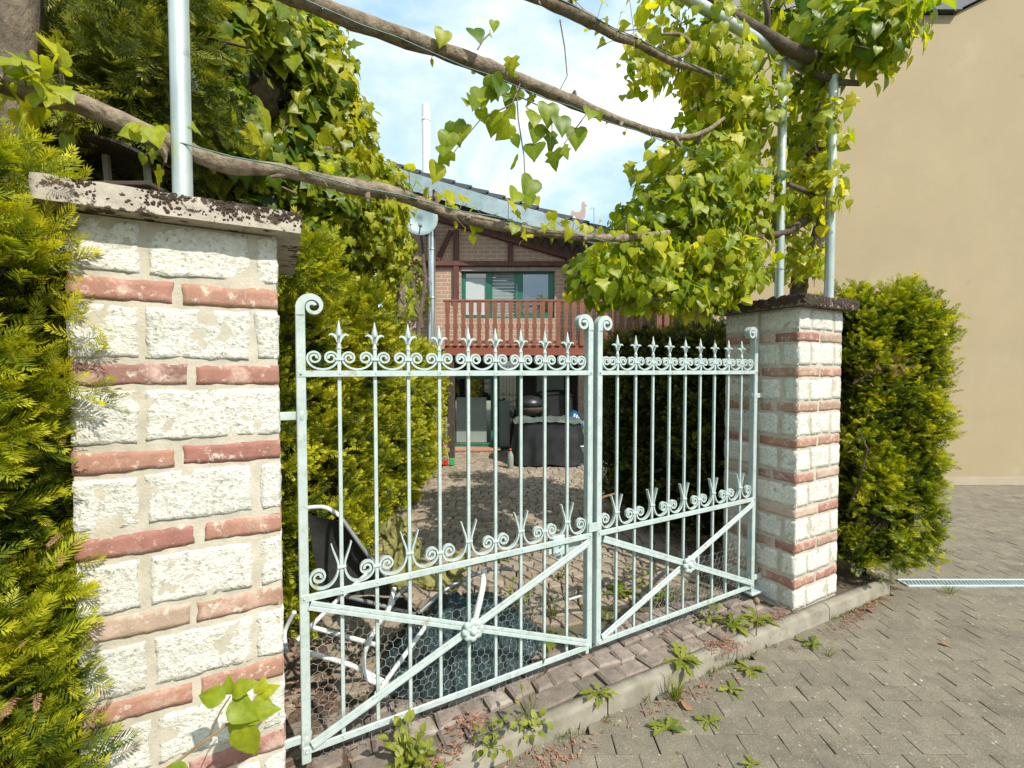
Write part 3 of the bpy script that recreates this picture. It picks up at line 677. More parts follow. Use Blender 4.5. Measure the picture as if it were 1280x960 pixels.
# ------------------------------------------------------------------ wrought iron gate
def spiral(cx, cz, r0, r1, a0, a1, n=26):
    out = []
    for i in range(n + 1):
        k = i / n; r = r0 + (r1 - r0) * k ** 0.85; a = math.radians(a0 + (a1 - a0) * k); out.append((cx + r * math.cos(a), 0, cz + r * math.sin(a)))
    return out
def bez(p0, p1, p2, p3, n=10):
    out = []
    for i in range(1, n + 1):
        t = i / n; a = (1 - t) ** 3; b = 3 * (1 - t) ** 2 * t; c = 3 * (1 - t) * t * t; d = t ** 3
        out.append((a * p0[0] + b * p1[0] + c * p2[0] + d * p3[0], 0, a * p0[1] + b * p1[1] + c * p2[1] + d * p3[1]))
    return out
def gate_leaf(label, s_origin, W, mirror, nb=9):
    root = empty('gate_leaf', G(s_origin, 0, 0), GROT, label, 'gate', 'leaves of the iron gate')
    mx = (lambda x: W - x) if mirror else (lambda x: x)
    ZB, ZM, ZT = 0.10, 0.775, 1.70           # bottom rail underside, middle rail top, top rail top
    def M(pts): return [(mx(p[0]), p[1], p[2]) for p in pts]
    def part(mb, name, parent=root): return mb.build(name, 'galvanised', parent)
    # posts with a rolled top
    for x, inward in ((0, 1), (W, -1)):
        mb = MB(); mb.box((mx(x), 0, (ZB + 1.93) / 2 + (0 if x else -0.02)), (0.036, 0.042, 1.93 - ZB + (0 if x else 0.04)), bev=0.003)
        zc = 1.962; R0 = 0.047
        P = [(0, 0, 1.92), (0, 0, 1.94)] + spiral(R0, zc, R0, 0.010, 180, -330, 44)
        th = [0.034, 0.034] + [0.034 - 0.020 * min(1, i / 16) for i in range(45)]
        mb.strip(M([(x + inward * p[0], 0, p[2]) for p in P]), th, 0.042)
        po = part(mb, 'hinge_post' if x == 0 else 'lock_post')
        rv = MB()
        for z in (ZT - 0.012, ZM - 0.014, ZB + 0.014): rv.lathe([(0.005, 0), (0.004, 0.003), (0.0, 0.004)], (mx(x), -0.027, z), 8, ax=(Vector((1, 0, 0)), Vector((0, 0, 1)), Vector((0, -1, 0))))
        part(rv, 'rivet', po)
    bx = [W * (i + 1) / (nb + 1) for i in range(nb)]
    x0, x1 = 0.018, W - 0.018
    # rails: a flat bar with a narrower bar riveted on its face
    for nm, z, h in (('top_rail', ZT - 0.014, 0.026), ('middle_rail', ZM - 0.016, 0.03), ('bottom_rail', ZB + 0.016, 0.03)):
        mb = MB(); xa, xb = mx(x0 - 0.03), mx(x1 + 0.03)
        mb.box(((xa + xb) / 2, -0.019, z), (abs(xb - xa), 0.009, h), bev=0.0015)
        mb.box(((xa + xb) / 2, -0.002, z - h / 2 + 0.004), (abs(xb - xa) - 0.08, 0.024, 0.007), bev=0.001)
        for x in bx: mb.lathe([(0.0045, 0), (0.0035, 0.0025), (0, 0.0035)], (mx(x), -0.0235, z + 0.002), 7, ax=(Vector((1, 0, 0)), Vector((0, 0, 1)), Vector((0, -1, 0))))
        part(mb, nm)
    # bars with spear finials
    finmesh = None
    for i, x in enumerate(bx):
        X = mx(x); mb = MB()
        mb.box((X, 0, (ZB + ZT + 0.09) / 2), (0.0155, 0.0155, ZT + 0.09 - ZB), bev=0.0015)
        mb.box((X, 0, ZT + 0.046), (0.036, 0.026, 0.010), bev=0.002)
        horn = (i % 2 == 0)
        mb.box((X, 0, ZM + (0.082 if horn else 0.056)), (0.036, 0.028, 0.011), bev=0.002)
        b = part(mb, 'bar')
        fb = MB(); q = (X, 0, ZT)
        fb.lathe([(0.0095, 0.088), (0.0125, 0.092), (0.0125, 0.097), (0.0085, 0.101), (0.0080, 0.12), (0.0105, 0.138), (0.0155, 0.152), (0.0125, 0.168), (0.0065, 0.188), (0.0012, 0.212)], q, 10, fn=lambda th, r, z: 0.86 + 0.14 * math.cos(4 * th))
        for sx in (-1, 1):
            fb.strip([(X + sx * a, 0, ZT + z) for a, z in ((0.005, 0.118), (0.009, 0.134), (0.016, 0.147), (0.026, 0.153), (0.034, 0.152), (0.040, 0.147))], [0.006, 0.009, 0.011, 0.010, 0.007, 0.003], 0.010)
            fb.strip([(X, sx * a, ZT + z) for a, z in ((0.005, 0.118), (0.010, 0.140), (0.018, 0.149), (0.024, 0.147))], [0.006, 0.009, 0.008, 0.003], 0.008, Yax=(1, 0, 0))
        part(fb, 'finial', b)
    xs = [0.018] + bx + [W - 0.018]
    # scroll band over the top rail
    for i in range(nb + 1):
        xa, xb = xs[i] + 0.010, xs[i + 1] - 0.010; xm = (xa + xb) / 2; zc = ZT + 0.053; r = 0.0275; zb = ZT + 0.005
        if i == 0: xa -= 0.006
        if i == nb: xb += 0.006
        L = spiral(xa + r + 0.002, zc, 0.009, r, -260 - 180 + 0, 180 - 0 - 360 + 0, 24)
        L = [(xa + r + .002 + rr * math.cos(math.radians(a)), 0, zc + rr * math.sin(math.radians(a))) for rr, a in [(r * (1 - 0.70 * k), 180 - 560 * k) for k in [1 - j / 30 for j in range(31)]]]
        half = L + bez((xa + .002, zc), (xa + .002, zc - 0.026), (xm - 0.035, zb), (xm, zb), 9)
        other = [(2 * xm - p[0], 0, p[2]) for p in half[::-1]][1:]
        P = half + other; th = [0.0082 + 0.004 * max(0, 1 - min(j, len(P) - 1 - j) / 6) for j in range(len(P))]
        mb = MB(); mb.strip(M(P), th, 0.018); part(mb, 'scroll')
    # horns and scrolls over the middle rail
    for i in range(nb + 1):
        left, right = xs[i], xs[i + 1]
        horn_left = (i % 2 == 1)
        xa, xb = (left, right) if horn_left else (right, left); sg = 1 if xb > xa else -1
        A = xa + sg * 0.0125; B = xb - sg * (0.0125 if 0 < (i if sg < 0 else i + 1) < nb + 1 else 0.006)
        zb = ZM + 0.004; zc = ZM + 0.056; r = 0.032
        P = [(xa + sg * 0.040, 0, ZM + 0.185)] + bez((xa + sg * 0.040, ZM + 0.185), (xa + sg * 0.026, ZM + 0.13), (xa + sg * 0.0125, ZM + 0.115), (A, ZM + 0.082), 10)
        P += bez((A, ZM + 0.082), (A + sg * 0.004, ZM + 0.035), (A + sg * 0.028, zb), (A + sg * 0.062, zb), 10)
        P += bez((A + sg * 0.062, zb), (B - sg * 0.02, zb), (B, zc - 0.03), (B, zc), 8)
        cx = B - sg * r
        P += [(cx + sg * rr * math.cos(math.radians(a)), 0, zc + rr * math.sin(math.radians(a))) for rr, a in [(r * (1 - 0.72 * k), 560 * k) for k in [j / 30 for j in range(1, 31)]]]
        th = [0.0082 + 0.004 * max(0, 1 - (len(P) - 1 - j) / 6) - 0.003 * max(0, 1 - j / 5) for j in range(len(P))]
        mb = MB(); mb.strip(M(P), th, 0.018); part(mb, 'horned_scroll')
    # crossed braces, twin flats, with a cast rosette
    za, zb_ = ZM - 0.045, ZB + 0.045
    for k, (p, q) in enumerate((((0.02, za), (W - 0.02, zb_)), ((0.02, zb_), (W - 0.02, za)))):
        mb = MB(); a = Vector((mx(p[0]), -0.027 - 0.010 * k, p[1])); b_ = Vector((mx(q[0]), -0.027 - 0.010 * k, q[1]))
        d = (b_ - a).normalized(); n_ = Vector((-d.z, 0, d.x))
        for off in (-0.0105, 0.0105): mb.bar(a + n_ * off, b_ + n_ * off, 0.0075 if off < 0 else 0.009, 0.017, up=n_, bev=0.0012)
        mb.bar(a, b_, 0.004, 0.010, up=n_)
        for j in range(1, 12):
            c = a + (b_ - a) * (j / 12) + n_ * 0.0105; mb.lathe([(0.004, 0), (0.003, 0.0025), (0, 0.003)], c - Vector((0, 0.0045, 0)), 7, ax=(Vector((1, 0, 0)), Vector((0, 0, 1)), Vector((0, -1, 0))))
        part(mb, 'brace')
    mb = MB(); c = (W / 2, -0.044, (za + zb_) / 2); AX = (Vector((1, 0, 0)), Vector((0, 0, 1)), Vector((0, -1, 0)))
    mb.lathe([(0.050, 0.0), (0.055, 0.008), (0.047, 0.022), (0.030, 0.022), (0.020, 0.014), (0.0185, 0.024), (0.012, 0.034), (0.0, 0.036)], c, 48, ax=AX,
             fn=lambda th, r, z: 1 + (0.26 * abs(math.cos(4 * th)) ** 0.6 - 0.18) * (1 if r > 0.025 else 0))
    part(mb, 'rosette')
    # hinges to the pillar
    for z in (1.515, 0.16):
        mb = MB(); mb.box((mx(-0.075), 0.0, z), (0.15, 0.014, 0.034), bev=0.002); mb.lathe([(0.021, -0.02), (0.0225, -0.018), (0.0225, 0.018), (0.021, 0.02)], (mx(0.0), 0, z), 16)
        part(mb, 'hinge')
    return root, mx, part
LL, lmx, lpart = gate_leaf('left pale green iron gate leaf, wider in view, with lock box and wire netting', -0.012, 1.475, False)
RL, rmx, rpart = gate_leaf('right pale green iron gate leaf hung on the pillar with the mossy coping', 1.530, 1.440, True)
mb = MB(); mb.box((1.36, 0.022, 0.70), (0.17, 0.006, 0.12), bev=0.001); mb.box((1.27, 0.004, 0.735), (0.075, 0.034, 0.11), bev=0.004); mb.box((1.215, 0.0, 0.71), (0.02, 0.012, 0.03), bev=0.002); mb.box((1.40, 0.02, 0.40), (0.09, 0.010, 0.010), bev=0.002)
lk = lpart(mb, 'lock_box')
mb = MB(); mb.lathe([(0.006, 0), (0.006, 0.03), (0.0, 0.032)], (1.275, -0.012, 0.73), 10, ax=(Vector((1, 0, 0)), Vector((0, 0, 1)), Vector((0, -1, 0)))); mb.bar((1.275, -0.04, 0.73), (1.225, -0.04, 0.715), 0.008, 0.014, bev=0.002); lpart(mb, 'handle', lk)
mb = MB(); mb.box((1.505, -0.024, 0.805), (0.085, 0.007, 0.05), bev=0.001); mb.box((1.472, 0.0, 0.805), (0.012, 0.05, 0.05)); lpart(mb, 'latch_clip')
mb = MB(); mb.box((1.495, 0.03, 0.30), (0.022, 0.014, 0.52), bev=0.002); lpart(mb, 'drop_bolt')
mb = MB(); mb.box((rmx(-0.05), 0.0, 0.055), (0.16, 0.07, 0.016), bev=0.003); mb.box((rmx(0.0), 0, 0.075), (0.03, 0.03, 0.05), bev=0.002); rpart(mb, 'pivot_shoe')
def netting(x0, x1, topfn, parent, seed):
    """chicken wire: hexagonal mesh of thin wire"""
    mb = MB(); a = 0.0235; dx = a * math.sqrt(3); dz = 1.5 * a; r = 0.0009
    def P(x, z):
        wv = Vector((x * 5, seed, z * 5)); return Vector((x + 0.006 * mnoise.noise(wv * 2), 0.035 + 0.03 * mnoise.noise(wv) , z + 0.006 * mnoise.noise(wv * 2 + Vector((7, 0, 0)))))
    j = 0; z = 0.0
    while z < 0.62:
        x = x0 + (dx / 2 if j % 2 else 0)
        while x < x1:
            if z < topfn(x):
                c = (x, z); k = a / 2; q = dx / 2
                for (p, e) in (((x, z + a), (x + q, z + k)), ((x, z + a), (x - q, z + k)), ((x + q, z + k), (x + q, z - k))):
                    A, B = P(*p), P(*e); d = (B - A).normalized(); o = d.orthogonal().normalized(); o2 = d.cross(o)
                    rr = r * (1.5 if p[0] == e[0] else 1)
                    V = [A + (o * math.cos(t) + o2 * math.sin(t)) * rr for t in (0, 2.1, 4.2)] + [B + (o * math.cos(t) + o2 * math.sin(t)) * rr for t in (0, 2.1, 4.2)]
                    mb.add(V, [(0, 1, 4, 3), (1, 2, 5, 4), (2, 0, 3, 5)], 0, 0.5, True)
            x += dx
        z += dz; j += 1
    return mb.build('wire_netting', 'wire', parent)
netting(0.03, 1.2, lambda x: 0.60 - 0.10 * x + 0.03 * math.sin(7 * x), LL, 1.0)
netting(0.45, 1.42, lambda x: 0.28 + 0.28 * max(0, (x - 0.6)) + 0.03 * math.sin(9 * x), RL, 4.0)

# ------------------------------------------------------------------ trellis frame of galvanised pipe, wires
PTOP = 4.07
def pole(s, t, z0, z1, label):
    p = G(s, t, z0); mb = MB(); n = 12
    mb.tube([p + Vector((0, 0, (z1 - z0) * i / n)) for i in range(n + 1)], 0.031, 18)
    o = mb.build('trellis_pole', 'galvanised_pipe', None, p); tag(o, label, 'pole', 'poles of the trellis'); return p
zl, zr_ = LPD[5], RPD[5]
LS = -0.36
q = on_gate(228, 215, -0.03); LS = to_st(q)[0]
pole(LS, -0.03, zl - 0.01, PTOP - 0.03, 'galvanised pole standing on the pale coping of the near pillar')
q = on_gate(975, 300, 0.03); RS = to_st(q)[0]
pole(RS, 0.03, zr_ - 0.01, PTOP - 0.02, 'galvanised pole on the mossy coping, the one carrying the cross pipe')
pole(3.61, -0.17, zr_ - 0.01, 3.9, 'galvanised pole on the mossy coping, nearer the tan building')
mb = MB(); a, b = G(LS - 0.2, -0.03, PTOP), G(RS + 0.35, 0.03, PTOP); mb.tube([a + (b - a) * (i / 16) for i in range(17)], 0.036, 18)
tag(mb.build('trellis_pipe', 'galvanised_pipe', None, a), 'galvanised cross pipe overhead, running between the two pillars\' poles', 'pipe')
for zz, lab in ((2.50, 'lowest thin trellis wire, along the lowest bare branch'), (3.17, 'middle thin trellis wire, tied under the middle branch'), (3.70, 'topmost thin trellis wire, beside the shortest branch')):
    mb = MB(); a, b = G(LS, -0.06, zz), G(RS, 0.0, zz - 0.03)
    mb.tube([a + (b - a) * (i / 24) - Vector((0, 0, 0.05 * math.sin(PI * i / 24) + 0.006 * math.sin(i * 2.1))) for i in range(25)], 0.0028, 6)
    tag(mb.build('trellis_wire', 'green_wire', None, a), lab, 'wire', 'wires of the trellis')
# ------------------------------------------------------------------ brick house behind the yard
HY = 9.4
def hx(px, Y=HY): return (px - CXP) / F_PX * Y
def hz(py, Y=HY): return at(640, py, Y).z
H0 = Vector((hx(560), HY, 0))
house = empty('brick_house', H0, 0, 'brick house with half timbered gable, wooden balcony and slate edged roof', 'house')
XL, XR = hx(486), hx(905)
WX0, WX1 = hx(577), hx(693); WZ1 = hz(334); WZ0 = hz(398)
SL = -0.285                                        # fall of the verge
ZR0 = hz(252)                                      # wall top under the verge at XL
def wt(x): return ZR0 + SL * (x - XL)
ZD = 2.15                                          # underside of upper storey
m = MB()
def wpoly(pts, d=0.3): m.prism([(x, HY, z) for x, z in pts], (0, 0, 0), (0, d, 0))
wpoly([(XL, ZD), (WX0, ZD), (WX0, wt(WX0)), (XL, wt(XL))])
wpoly([(WX0, ZD), (WX1, ZD), (WX1, WZ0), (WX0, WZ0)])
wpoly([(WX0, WZ1), (WX1, WZ1), (WX1, wt(WX1)), (WX0, wt(WX0))])
wpoly([(WX1, ZD), (XR, ZD), (XR, wt(XR)), (WX1, wt(WX1))])
m.prism([(XL, HY + 0.3, 0), (XL, HY + 0.3, wt(XL)), (XL, HY + 6, wt(XL)), (XL, HY + 6, 0)], (0, 0, 0), (0.3, 0, 0))
m.prism([(XR - 0.3, HY + 0.3, 0), (XR - 0.3, HY + 0.3, wt(XR)), (XR - 0.3, HY + 6, wt(XR)), (XR - 0.3, HY + 6, 0)], (0, 0, 0), (0.3, 0, 0))
m.build('wall', 'house_brick', house, H0)
# ground storey, the balcony's shade also put into its dark colour
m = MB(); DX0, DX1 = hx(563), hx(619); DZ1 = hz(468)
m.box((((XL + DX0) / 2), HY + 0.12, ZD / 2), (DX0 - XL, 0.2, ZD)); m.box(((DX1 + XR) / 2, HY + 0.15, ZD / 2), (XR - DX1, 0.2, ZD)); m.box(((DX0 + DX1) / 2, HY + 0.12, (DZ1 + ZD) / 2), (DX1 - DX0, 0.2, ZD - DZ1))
m.build('lower_wall', 'deep_shade', house, H0)
def frame(mb, x0, x1, z0, z1, Y, w, d=0.06, mi=0):
    mb.box(((x0 + x1) / 2, Y, z1 - w / 2), (x1 - x0, d, w), mi=mi, bev=0.004); mb.box(((x0 + x1) / 2, Y, z0 + w / 2), (x1 - x0, d, w), mi=mi, bev=0.004)
    mb.box((x0 + w / 2, Y, (z0 + z1) / 2), (w, d, z1 - z0 - 2 * w - 0.002), mi=mi, bev=0.004); mb.box((x1 - w / 2, Y, (z0 + z1) / 2), (w, d, z1 - z0 - 2 * w - 0.002), mi=mi, bev=0.004)
def window(parent, x0, x1, z0, z1, Y, w, fm, panes, name='window'):
    mb = MB(); frame(mb, x0, x1, z0, z1, Y, w); f = mb.build(name, fm, parent, H0)
    for (a, b, c, d, mat, nm, dy) in panes:
        mb = MB(); mb.box(((a + b) / 2, Y + dy, (c + d) / 2), (b - a, 0.012, d - c)); mb.build(nm, mat, f, H0)
    return f
wm = hx(612.5); wn = hx(646); wo_ = hx(655)
zb = WZ0 + 0.03
window(house, WX0, wm, WZ0, WZ1, HY + 0.10, 0.085, 'green_paint', [(WX0 + .08, wm - .08, WZ0 + .08, WZ1 - .2, 'grey_blind', 'blind', 0.02), (WX0 + .08, wm - .08, WZ1 - .2, WZ1 - .08, 'window_glass', 'pane', 0.012)])
mb = MB(); frame(mb, wm + 0.003, wn, WZ0, WZ1, HY + 0.10, 0.045); f = mb.build('window', 'green_paint', house, H0)
mb = MB()
for k in range(14): mb.box(((wm + wn) / 2, HY + 0.115, WZ0 + 0.05 + (k + .5) * (WZ1 - WZ0 - .1) / 14), (wn - wm - 0.08, 0.014, (WZ1 - WZ0 - .1) / 14 - 0.006), bev=0.003)
mb.build('roller_shutter', 'shutter', f, H0)
window(house, wn + 0.003, WX1, WZ0, WZ1, HY + 0.09, 0.13, 'green_paint', [(wn + .13, WX1 - .12, WZ0 + .12, WZ1 - .12, 'window_glass', 'pane', 0.0)])
m = MB(); m.box(((WX0 + WX1) / 2, HY + 0.02, WZ1 - 0.045), (WX1 - WX0 + 0.02, 0.09, 0.085), bev=0.005); m.build('lintel_trim', 'grey_wood', house, H0)
# timbers of the gable
def beam(p, q, w, d=0.07, Y=HY, nm='timber_beam'):
    mb = MB(); mb.bar((p[0], Y - d / 2 + 0.01, p[1]), (q[0], Y - d / 2 + 0.01, q[1]), d, w, up=(0, 0, 1) if abs(q[0] - p[0]) > abs(q[1] - p[1]) else (1, 0, 0), bev=0.006) if abs(q[0] - p[0]) > abs(q[1] - p[1]) else mb.bar((p[0], Y - d / 2 + 0.01, p[1]), (q[0], Y - d / 2 + 0.01, q[1]), w, d, up=(0, 1, 0), bev=0.006)
    return mb.build(nm, 'timber', house, H0)
rb0 = (hx(520), hz(266)); rb1 = (hx(800), hz(266) + SL * (hx(800) - hx(520)) * 1.02)
beam(rb0, rb1, 0.10, 0.12)
beam((hx(516), hz(330)), (hx(712), hz(330.5)), 0.10, 0.09)
beam((hx(571), hz(288)), (hx(571), hz(377)), 0.115, 0.08); beam((hx(638), hz(305)), (hx(638), hz(327)), 0.11, 0.08); beam((hx(709), hz(324)), (hx(709), hz(377)), 0.11, 0.08)
beam((hx(565), hz(289)), (hx(548), hz(326)), 0.10, 0.07)
n = 22
zz0 = []
for k in range(n):
    x = rb0[0] + (rb1[0] - rb0[0]) * (k + 0.2) / n; x2 = rb0[0] + (rb1[0] - rb0[0]) * (k + 0.7) / n; x3 = rb0[0] + (rb1[0] - rb0[0]) * (k + 1.2) / n
    L = lambda x: rb0[1] + (rb1[1] - rb0[1]) * (x - rb0[0]) / (rb1[0] - rb0[0])
    zz0.append(((x, L(x) + 0.05), (x2, L(x2) + 0.30))); zz0.append(((x2, L(x2) + 0.30), (x3, L(x3) + 0.05)))
mb = MB()
for i, (p, q) in enumerate(zz0): mb.bar((p[0], HY - 0.06 - 0.012 * (i % 2), p[1]), (q[0], HY - 0.06 - 0.012 * (i % 2), q[1]), 0.05, 0.035, up=(0, 1, 0))
mb.build('lattice_trim', 'timber', house, H0)
# roof: slab, tile edge and scalloped slate verge
RY = 8.75
rx0, rx1 = hx(487, RY), hx(930, RY); rz0 = hz(207, RY); RS_ = -0.30
def rz(x): return rz0 + RS_ * (x - rx0)
m = MB(); m.prism([(rx0 + 0.01, RY + 0.04, rz(rx0) - 0.10), (rx1, RY + 0.04, rz(rx1) - 0.10), (rx1, RY + 0.04, rz(rx1) - 0.02), (rx0 + 0.01, RY + 0.04, rz(rx0) - 0.02)], (0, 0, 0), (0, 7.2, 0))
m.box((rx0 + 0.06, RY + 3.6, rz(rx0) - 0.2), (0.08, 7.2, 0.3))
roof = m.build('roof', 'slate_roof', house, H0)
m = MB(); x = rx0 - 0.04; k = 0
d = Vector((1, 0, RS_)).normalized(); up = Vector((-RS_, 0, 1)).normalized()
while x < rx1:
    c = Vector((x + 0.17, RY + 0.16, rz(x + 0.17) + 0.05)); dd = (d + up * 0.10).normalized(); uu = Vector((-dd.z, 0, dd.x))
    for r_ in range(3): m.box(c + Vector((0, r_ * 0.34, 0)), (0.40, 0.33, 0.085), (dd, Vector((0, 1, 0)), uu), bev=0.008, tone=random.random())
    x += 0.33
m.build('roof_tile', 'slate_roof', roof, H0)
m = MB(); x = rx0
while x < rx1:
    h = 0.36 - 0.08 * (x - rx0) / (rx1 - rx0)
    P = [(0, 0.0), (0.36, 0.0), (0.36, -h * 0.8), (0.31, -h * 0.95), (0.24, -h), (0.0, -h * 0.97)]
    m.prism([(x + a, RY - 0.012 - 0.01 * (a / 0.36), rz(x + a) + b) for a, b in P], (0, 0, 0), (0, 0.03, 0), tone=random.random())
    x += 0.30
m.build('slate_verge', 'pale_slate', roof, H0)
# balcony
BY = 8.35
bx0, bx1 = hx(556, BY), hx(868, BY); bz1 = hz(375, BY); bz0 = hz(431, BY); bzb = hz(444, BY)
bal = MB(); bal.box(((bx0 + bx1) / 2, (BY + HY) / 2 - 0.003, bz0 - 0.06), (bx1 - bx0 - 0.02, HY - BY - 0.01, 0.06)); 
for k in range(6): bal.box((bx0 + 0.15 + k * (bx1 - bx0 - .3) / 5, (BY + HY) / 2, bz0 - 0.15), (0.1, HY - BY - 0.06, 0.118))
balo = bal.build('balcony', 'balcony_wood', house, H0)
m = MB(); m.box(((bx0 + bx1) / 2, BY, (bz0 + bzb) / 2 - 0.01), (bx1 - bx0, 0.05, bz0 - bzb), bev=0.006); m.build('fascia_board', 'fascia_wood', balo, H0)
m = MB(); m.box(((bx0 + bx1) / 2, BY, bz1 - 0.02), (bx1 - bx0 + 0.04, 0.09, 0.045), bev=0.008); m.build('handrail', 'balcony_wood', balo, H0)
m = MB(); m.box(((bx0 + bx1) / 2, BY, bz0 + 0.05), (bx1 - bx0, 0.05, 0.05), bev=0.006); m.build('bottom_rail', 'balcony_wood', balo, H0)
prof = [(0.036, 0.0), (0.036, 0.02), (0.05, 0.05), (0.05, 0.10), (0.038, 0.16), (0.036, 0.38), (0.05, 0.43), (0.05, 0.46), (0.036, 0.51), (0.036, 0.72), (0.046, 0.78), (0.046, 1.0)]
hb = bz1 - 0.045 - bz0 + 0.02
m = MB(); pts = [(w_, z * hb) for w_, z in prof]
out = [(-a, 0, b) for a, b in pts] + [(a, 0, b) for a, b in pts[::-1]]
m.prism([(a, -0.02, b) for a, _, b in out], (0, 0, 0), (0, 0.035, 0)); 
nbal = int((bx1 - bx0) / 0.145); first = None
for k in range(nbal):
    x = bx0 + 0.06 + k * (bx1 - bx0 - 0.12) / (nbal - 1)
    if first is None: first = o = m.build('baluster', 'balcony_wood', balo)
    else: o = first.copy(); COL.objects.link(o); o.parent = balo
    o.location = Vector((x, BY - 0.035, bz0 - 0.02)) - H0
for x in (bx0 + 0.1, bx0 + 2.6, bx1 - 0.1):
    m = MB(); m.box((x, BY + 0.12, (bz0 - 0.22) / 2), (0.13, 0.13, bz0 - 0.22), bev=0.01); m.build('balcony_post', 'dark_wood', balo, H0)
# lower glazed door and the rest of the shaded wall
window(house, DX0, DX1, 0.03, DZ1, HY + 0.06, 0.10, 'green_paint', [(DX0 + .05, DX1 - .05, 1.05, DZ1 - .06, 'dark_glass', 'pane', 0.0), (DX0 + .12, DX1 - .19, 0.15, 1.12, 'panel_grey', 'panel', -0.012)], 'door')
m = MB(); m.box(((DX0 + DX1) / 2, HY - 0.12, 0.03), (DX1 - DX0 + 0.25, 0.3, 0.06), bev=0.01); m.build('door_step', 'terracotta', house, H0)
window(house, hx(621), hx(648), 0.02, 1.95, HY + 0.02, 0.05, 'dark_green_paint', [(hx(624), hx(645), 0.06, 1.9, 'dark_glass', 'pane', 0.0), (hx(624), hx(637), 0.06, 1.05, 'shutter', 'panel', -0.01)], 'door')
window(house, hx(668), hx(708), 0.9, 1.95, HY + 0.02, 0.05, 'dark_wood', [(hx(671), hx(705), 0.95, 1.9, 'panel_grey', 'pane', 0.0)])
# things fixed to or standing on the house
def cyl(name, mat, p, q, r, n=18):
    mb = MB(); p, q = Vector(p), Vector(q); mb.tube([p + (q - p) * (i / 6) for i in range(7)], r, n); return mb.build(name, mat, None, p)
x = hx(540.5, 9.2)
r0 = empty('flue_pipe', (x, 9.2, 0), 0, 'shiny stainless steel pipe rising in front of the brick gable', 'flue pipe')
mb = MB(); mb.tube([(x, 9.2, 1.2 + i * 0.5) for i in range(8)], 0.078, 18); mb.build('pipe', 'stainless', r0, (x, 9.2, 0))
mb = MB()
for z in (2.2, 3.2, 4.2): mb.lathe([(0.083, -0.02), (0.087, -0.012), (0.087, 0.012), (0.083, 0.02)], (x, 9.2, z), 18)
mb.build('joint_band', 'stainless', r0, (x, 9.2, 0))
x, Y = hx(534.5, 10.6), 10.6
r0 = empty('chimney_flue', (x, Y, 4.0), 0, 'slim white flue standing above the slate roof against the sky', 'flue')
mb = MB(); z1 = hz(133, Y); mb.tube([(x, Y, 4.0 + (z1 - 4.0) * i / 6) for i in range(7)], 0.098, 18); mb.lathe([(0.104, z1 - 0.35), (0.106, z1 - 0.33), (0.106, z1 - 0.30), (0.1, z1 - 0.29)], (x, Y, 0), 18); mb.build('pipe', 'white_flue', r0, (x, Y, 4.0))
mb = MB(); mb.lathe([(0.098, z1), (0.085, z1 + 0.04), (0.03, z1 + 0.10), (0, z1 + 0.1)], (x, Y, 0), 18); mb.build('cap', 'white_flue', r0, (x, Y, 4.0))
c = at(524, 273, 8.6)
r0 = empty('satellite_dish', c, 0, 'pale grey satellite dish under the left end of the roof', 'satellite dish')
ax = Vector((0.25, -1, 0.05)).normalized(); A = ax.orthogonal().normalized(); B = ax.cross(A)
mb = MB(); mb.lathe([(0.0, 0.0), (0.12, 0.006), (0.24, 0.03), (0.35, 0.075), (0.355, 0.07), (0.24, 0.015), (0.12, -0.01), (0.0, -0.015)], c, 32, ax=(A, B, ax)); mb.build('dish', 'dish_grey', r0, c)
mb = MB(); mb.tube([c - Vector((0, 0, .3)), c - Vector((0, 0, .3)) + ax * 0.4], 0.012, 8); mb.box(c - Vector((0, 0, .28)) + ax * 0.42, (0.06, 0.1, 0.06), bev=0.01); mb.build('receiver_arm', 'dish_grey', r0, c)
mb = MB(); mb.tube([c - ax * 0.02, c - ax * 0.15 + Vector((0, .25, -.1)), (c.x, HY - 0.02, c.z - 0.1)], 0.02, 8); mb.build('bracket', 'dark_wood', r0, c)
Y = 10.2; c = at(724, 287, Y)
r0 = empty('weathercock', c, 0, 'small copper weathercock on the roof, half hidden by bright sky', 'weathercock')
k = Y / F_PX
sil = [(-0.2, 0.60), (-0.36, 0.52), (-0.40, 0.66), (-0.34, 0.80), (-0.18, 0.70), (0.02, 0.72), (0.12, 0.86), (0.10, 1.06), (0.20, 1.16), (0.28, 1.04), (0.36, 0.98), (0.27, 0.92), (0.30, 0.74), (0.26, 0.50), (0.10, 0.36), (-0.08, 0.38)]
mb = MB(); mb.prism([(c.x + a * 0.5, Y, c.z + b * 0.56) for a, b in sil], (0, -0.012, 0), (0, 0.012, 0)); mb.build('rooster', 'copper', r0, c)
mb = MB(); mb.tube([(c.x, Y, c.z - 0.5), (c.x, Y, c.z + 0.26)], 0.012, 8); mb.tube([(c.x - .16, Y, c.z + .1), (c.x + .16, Y, c.z + .1)], 0.009, 8); mb.build('rod', 'copper', r0, c)

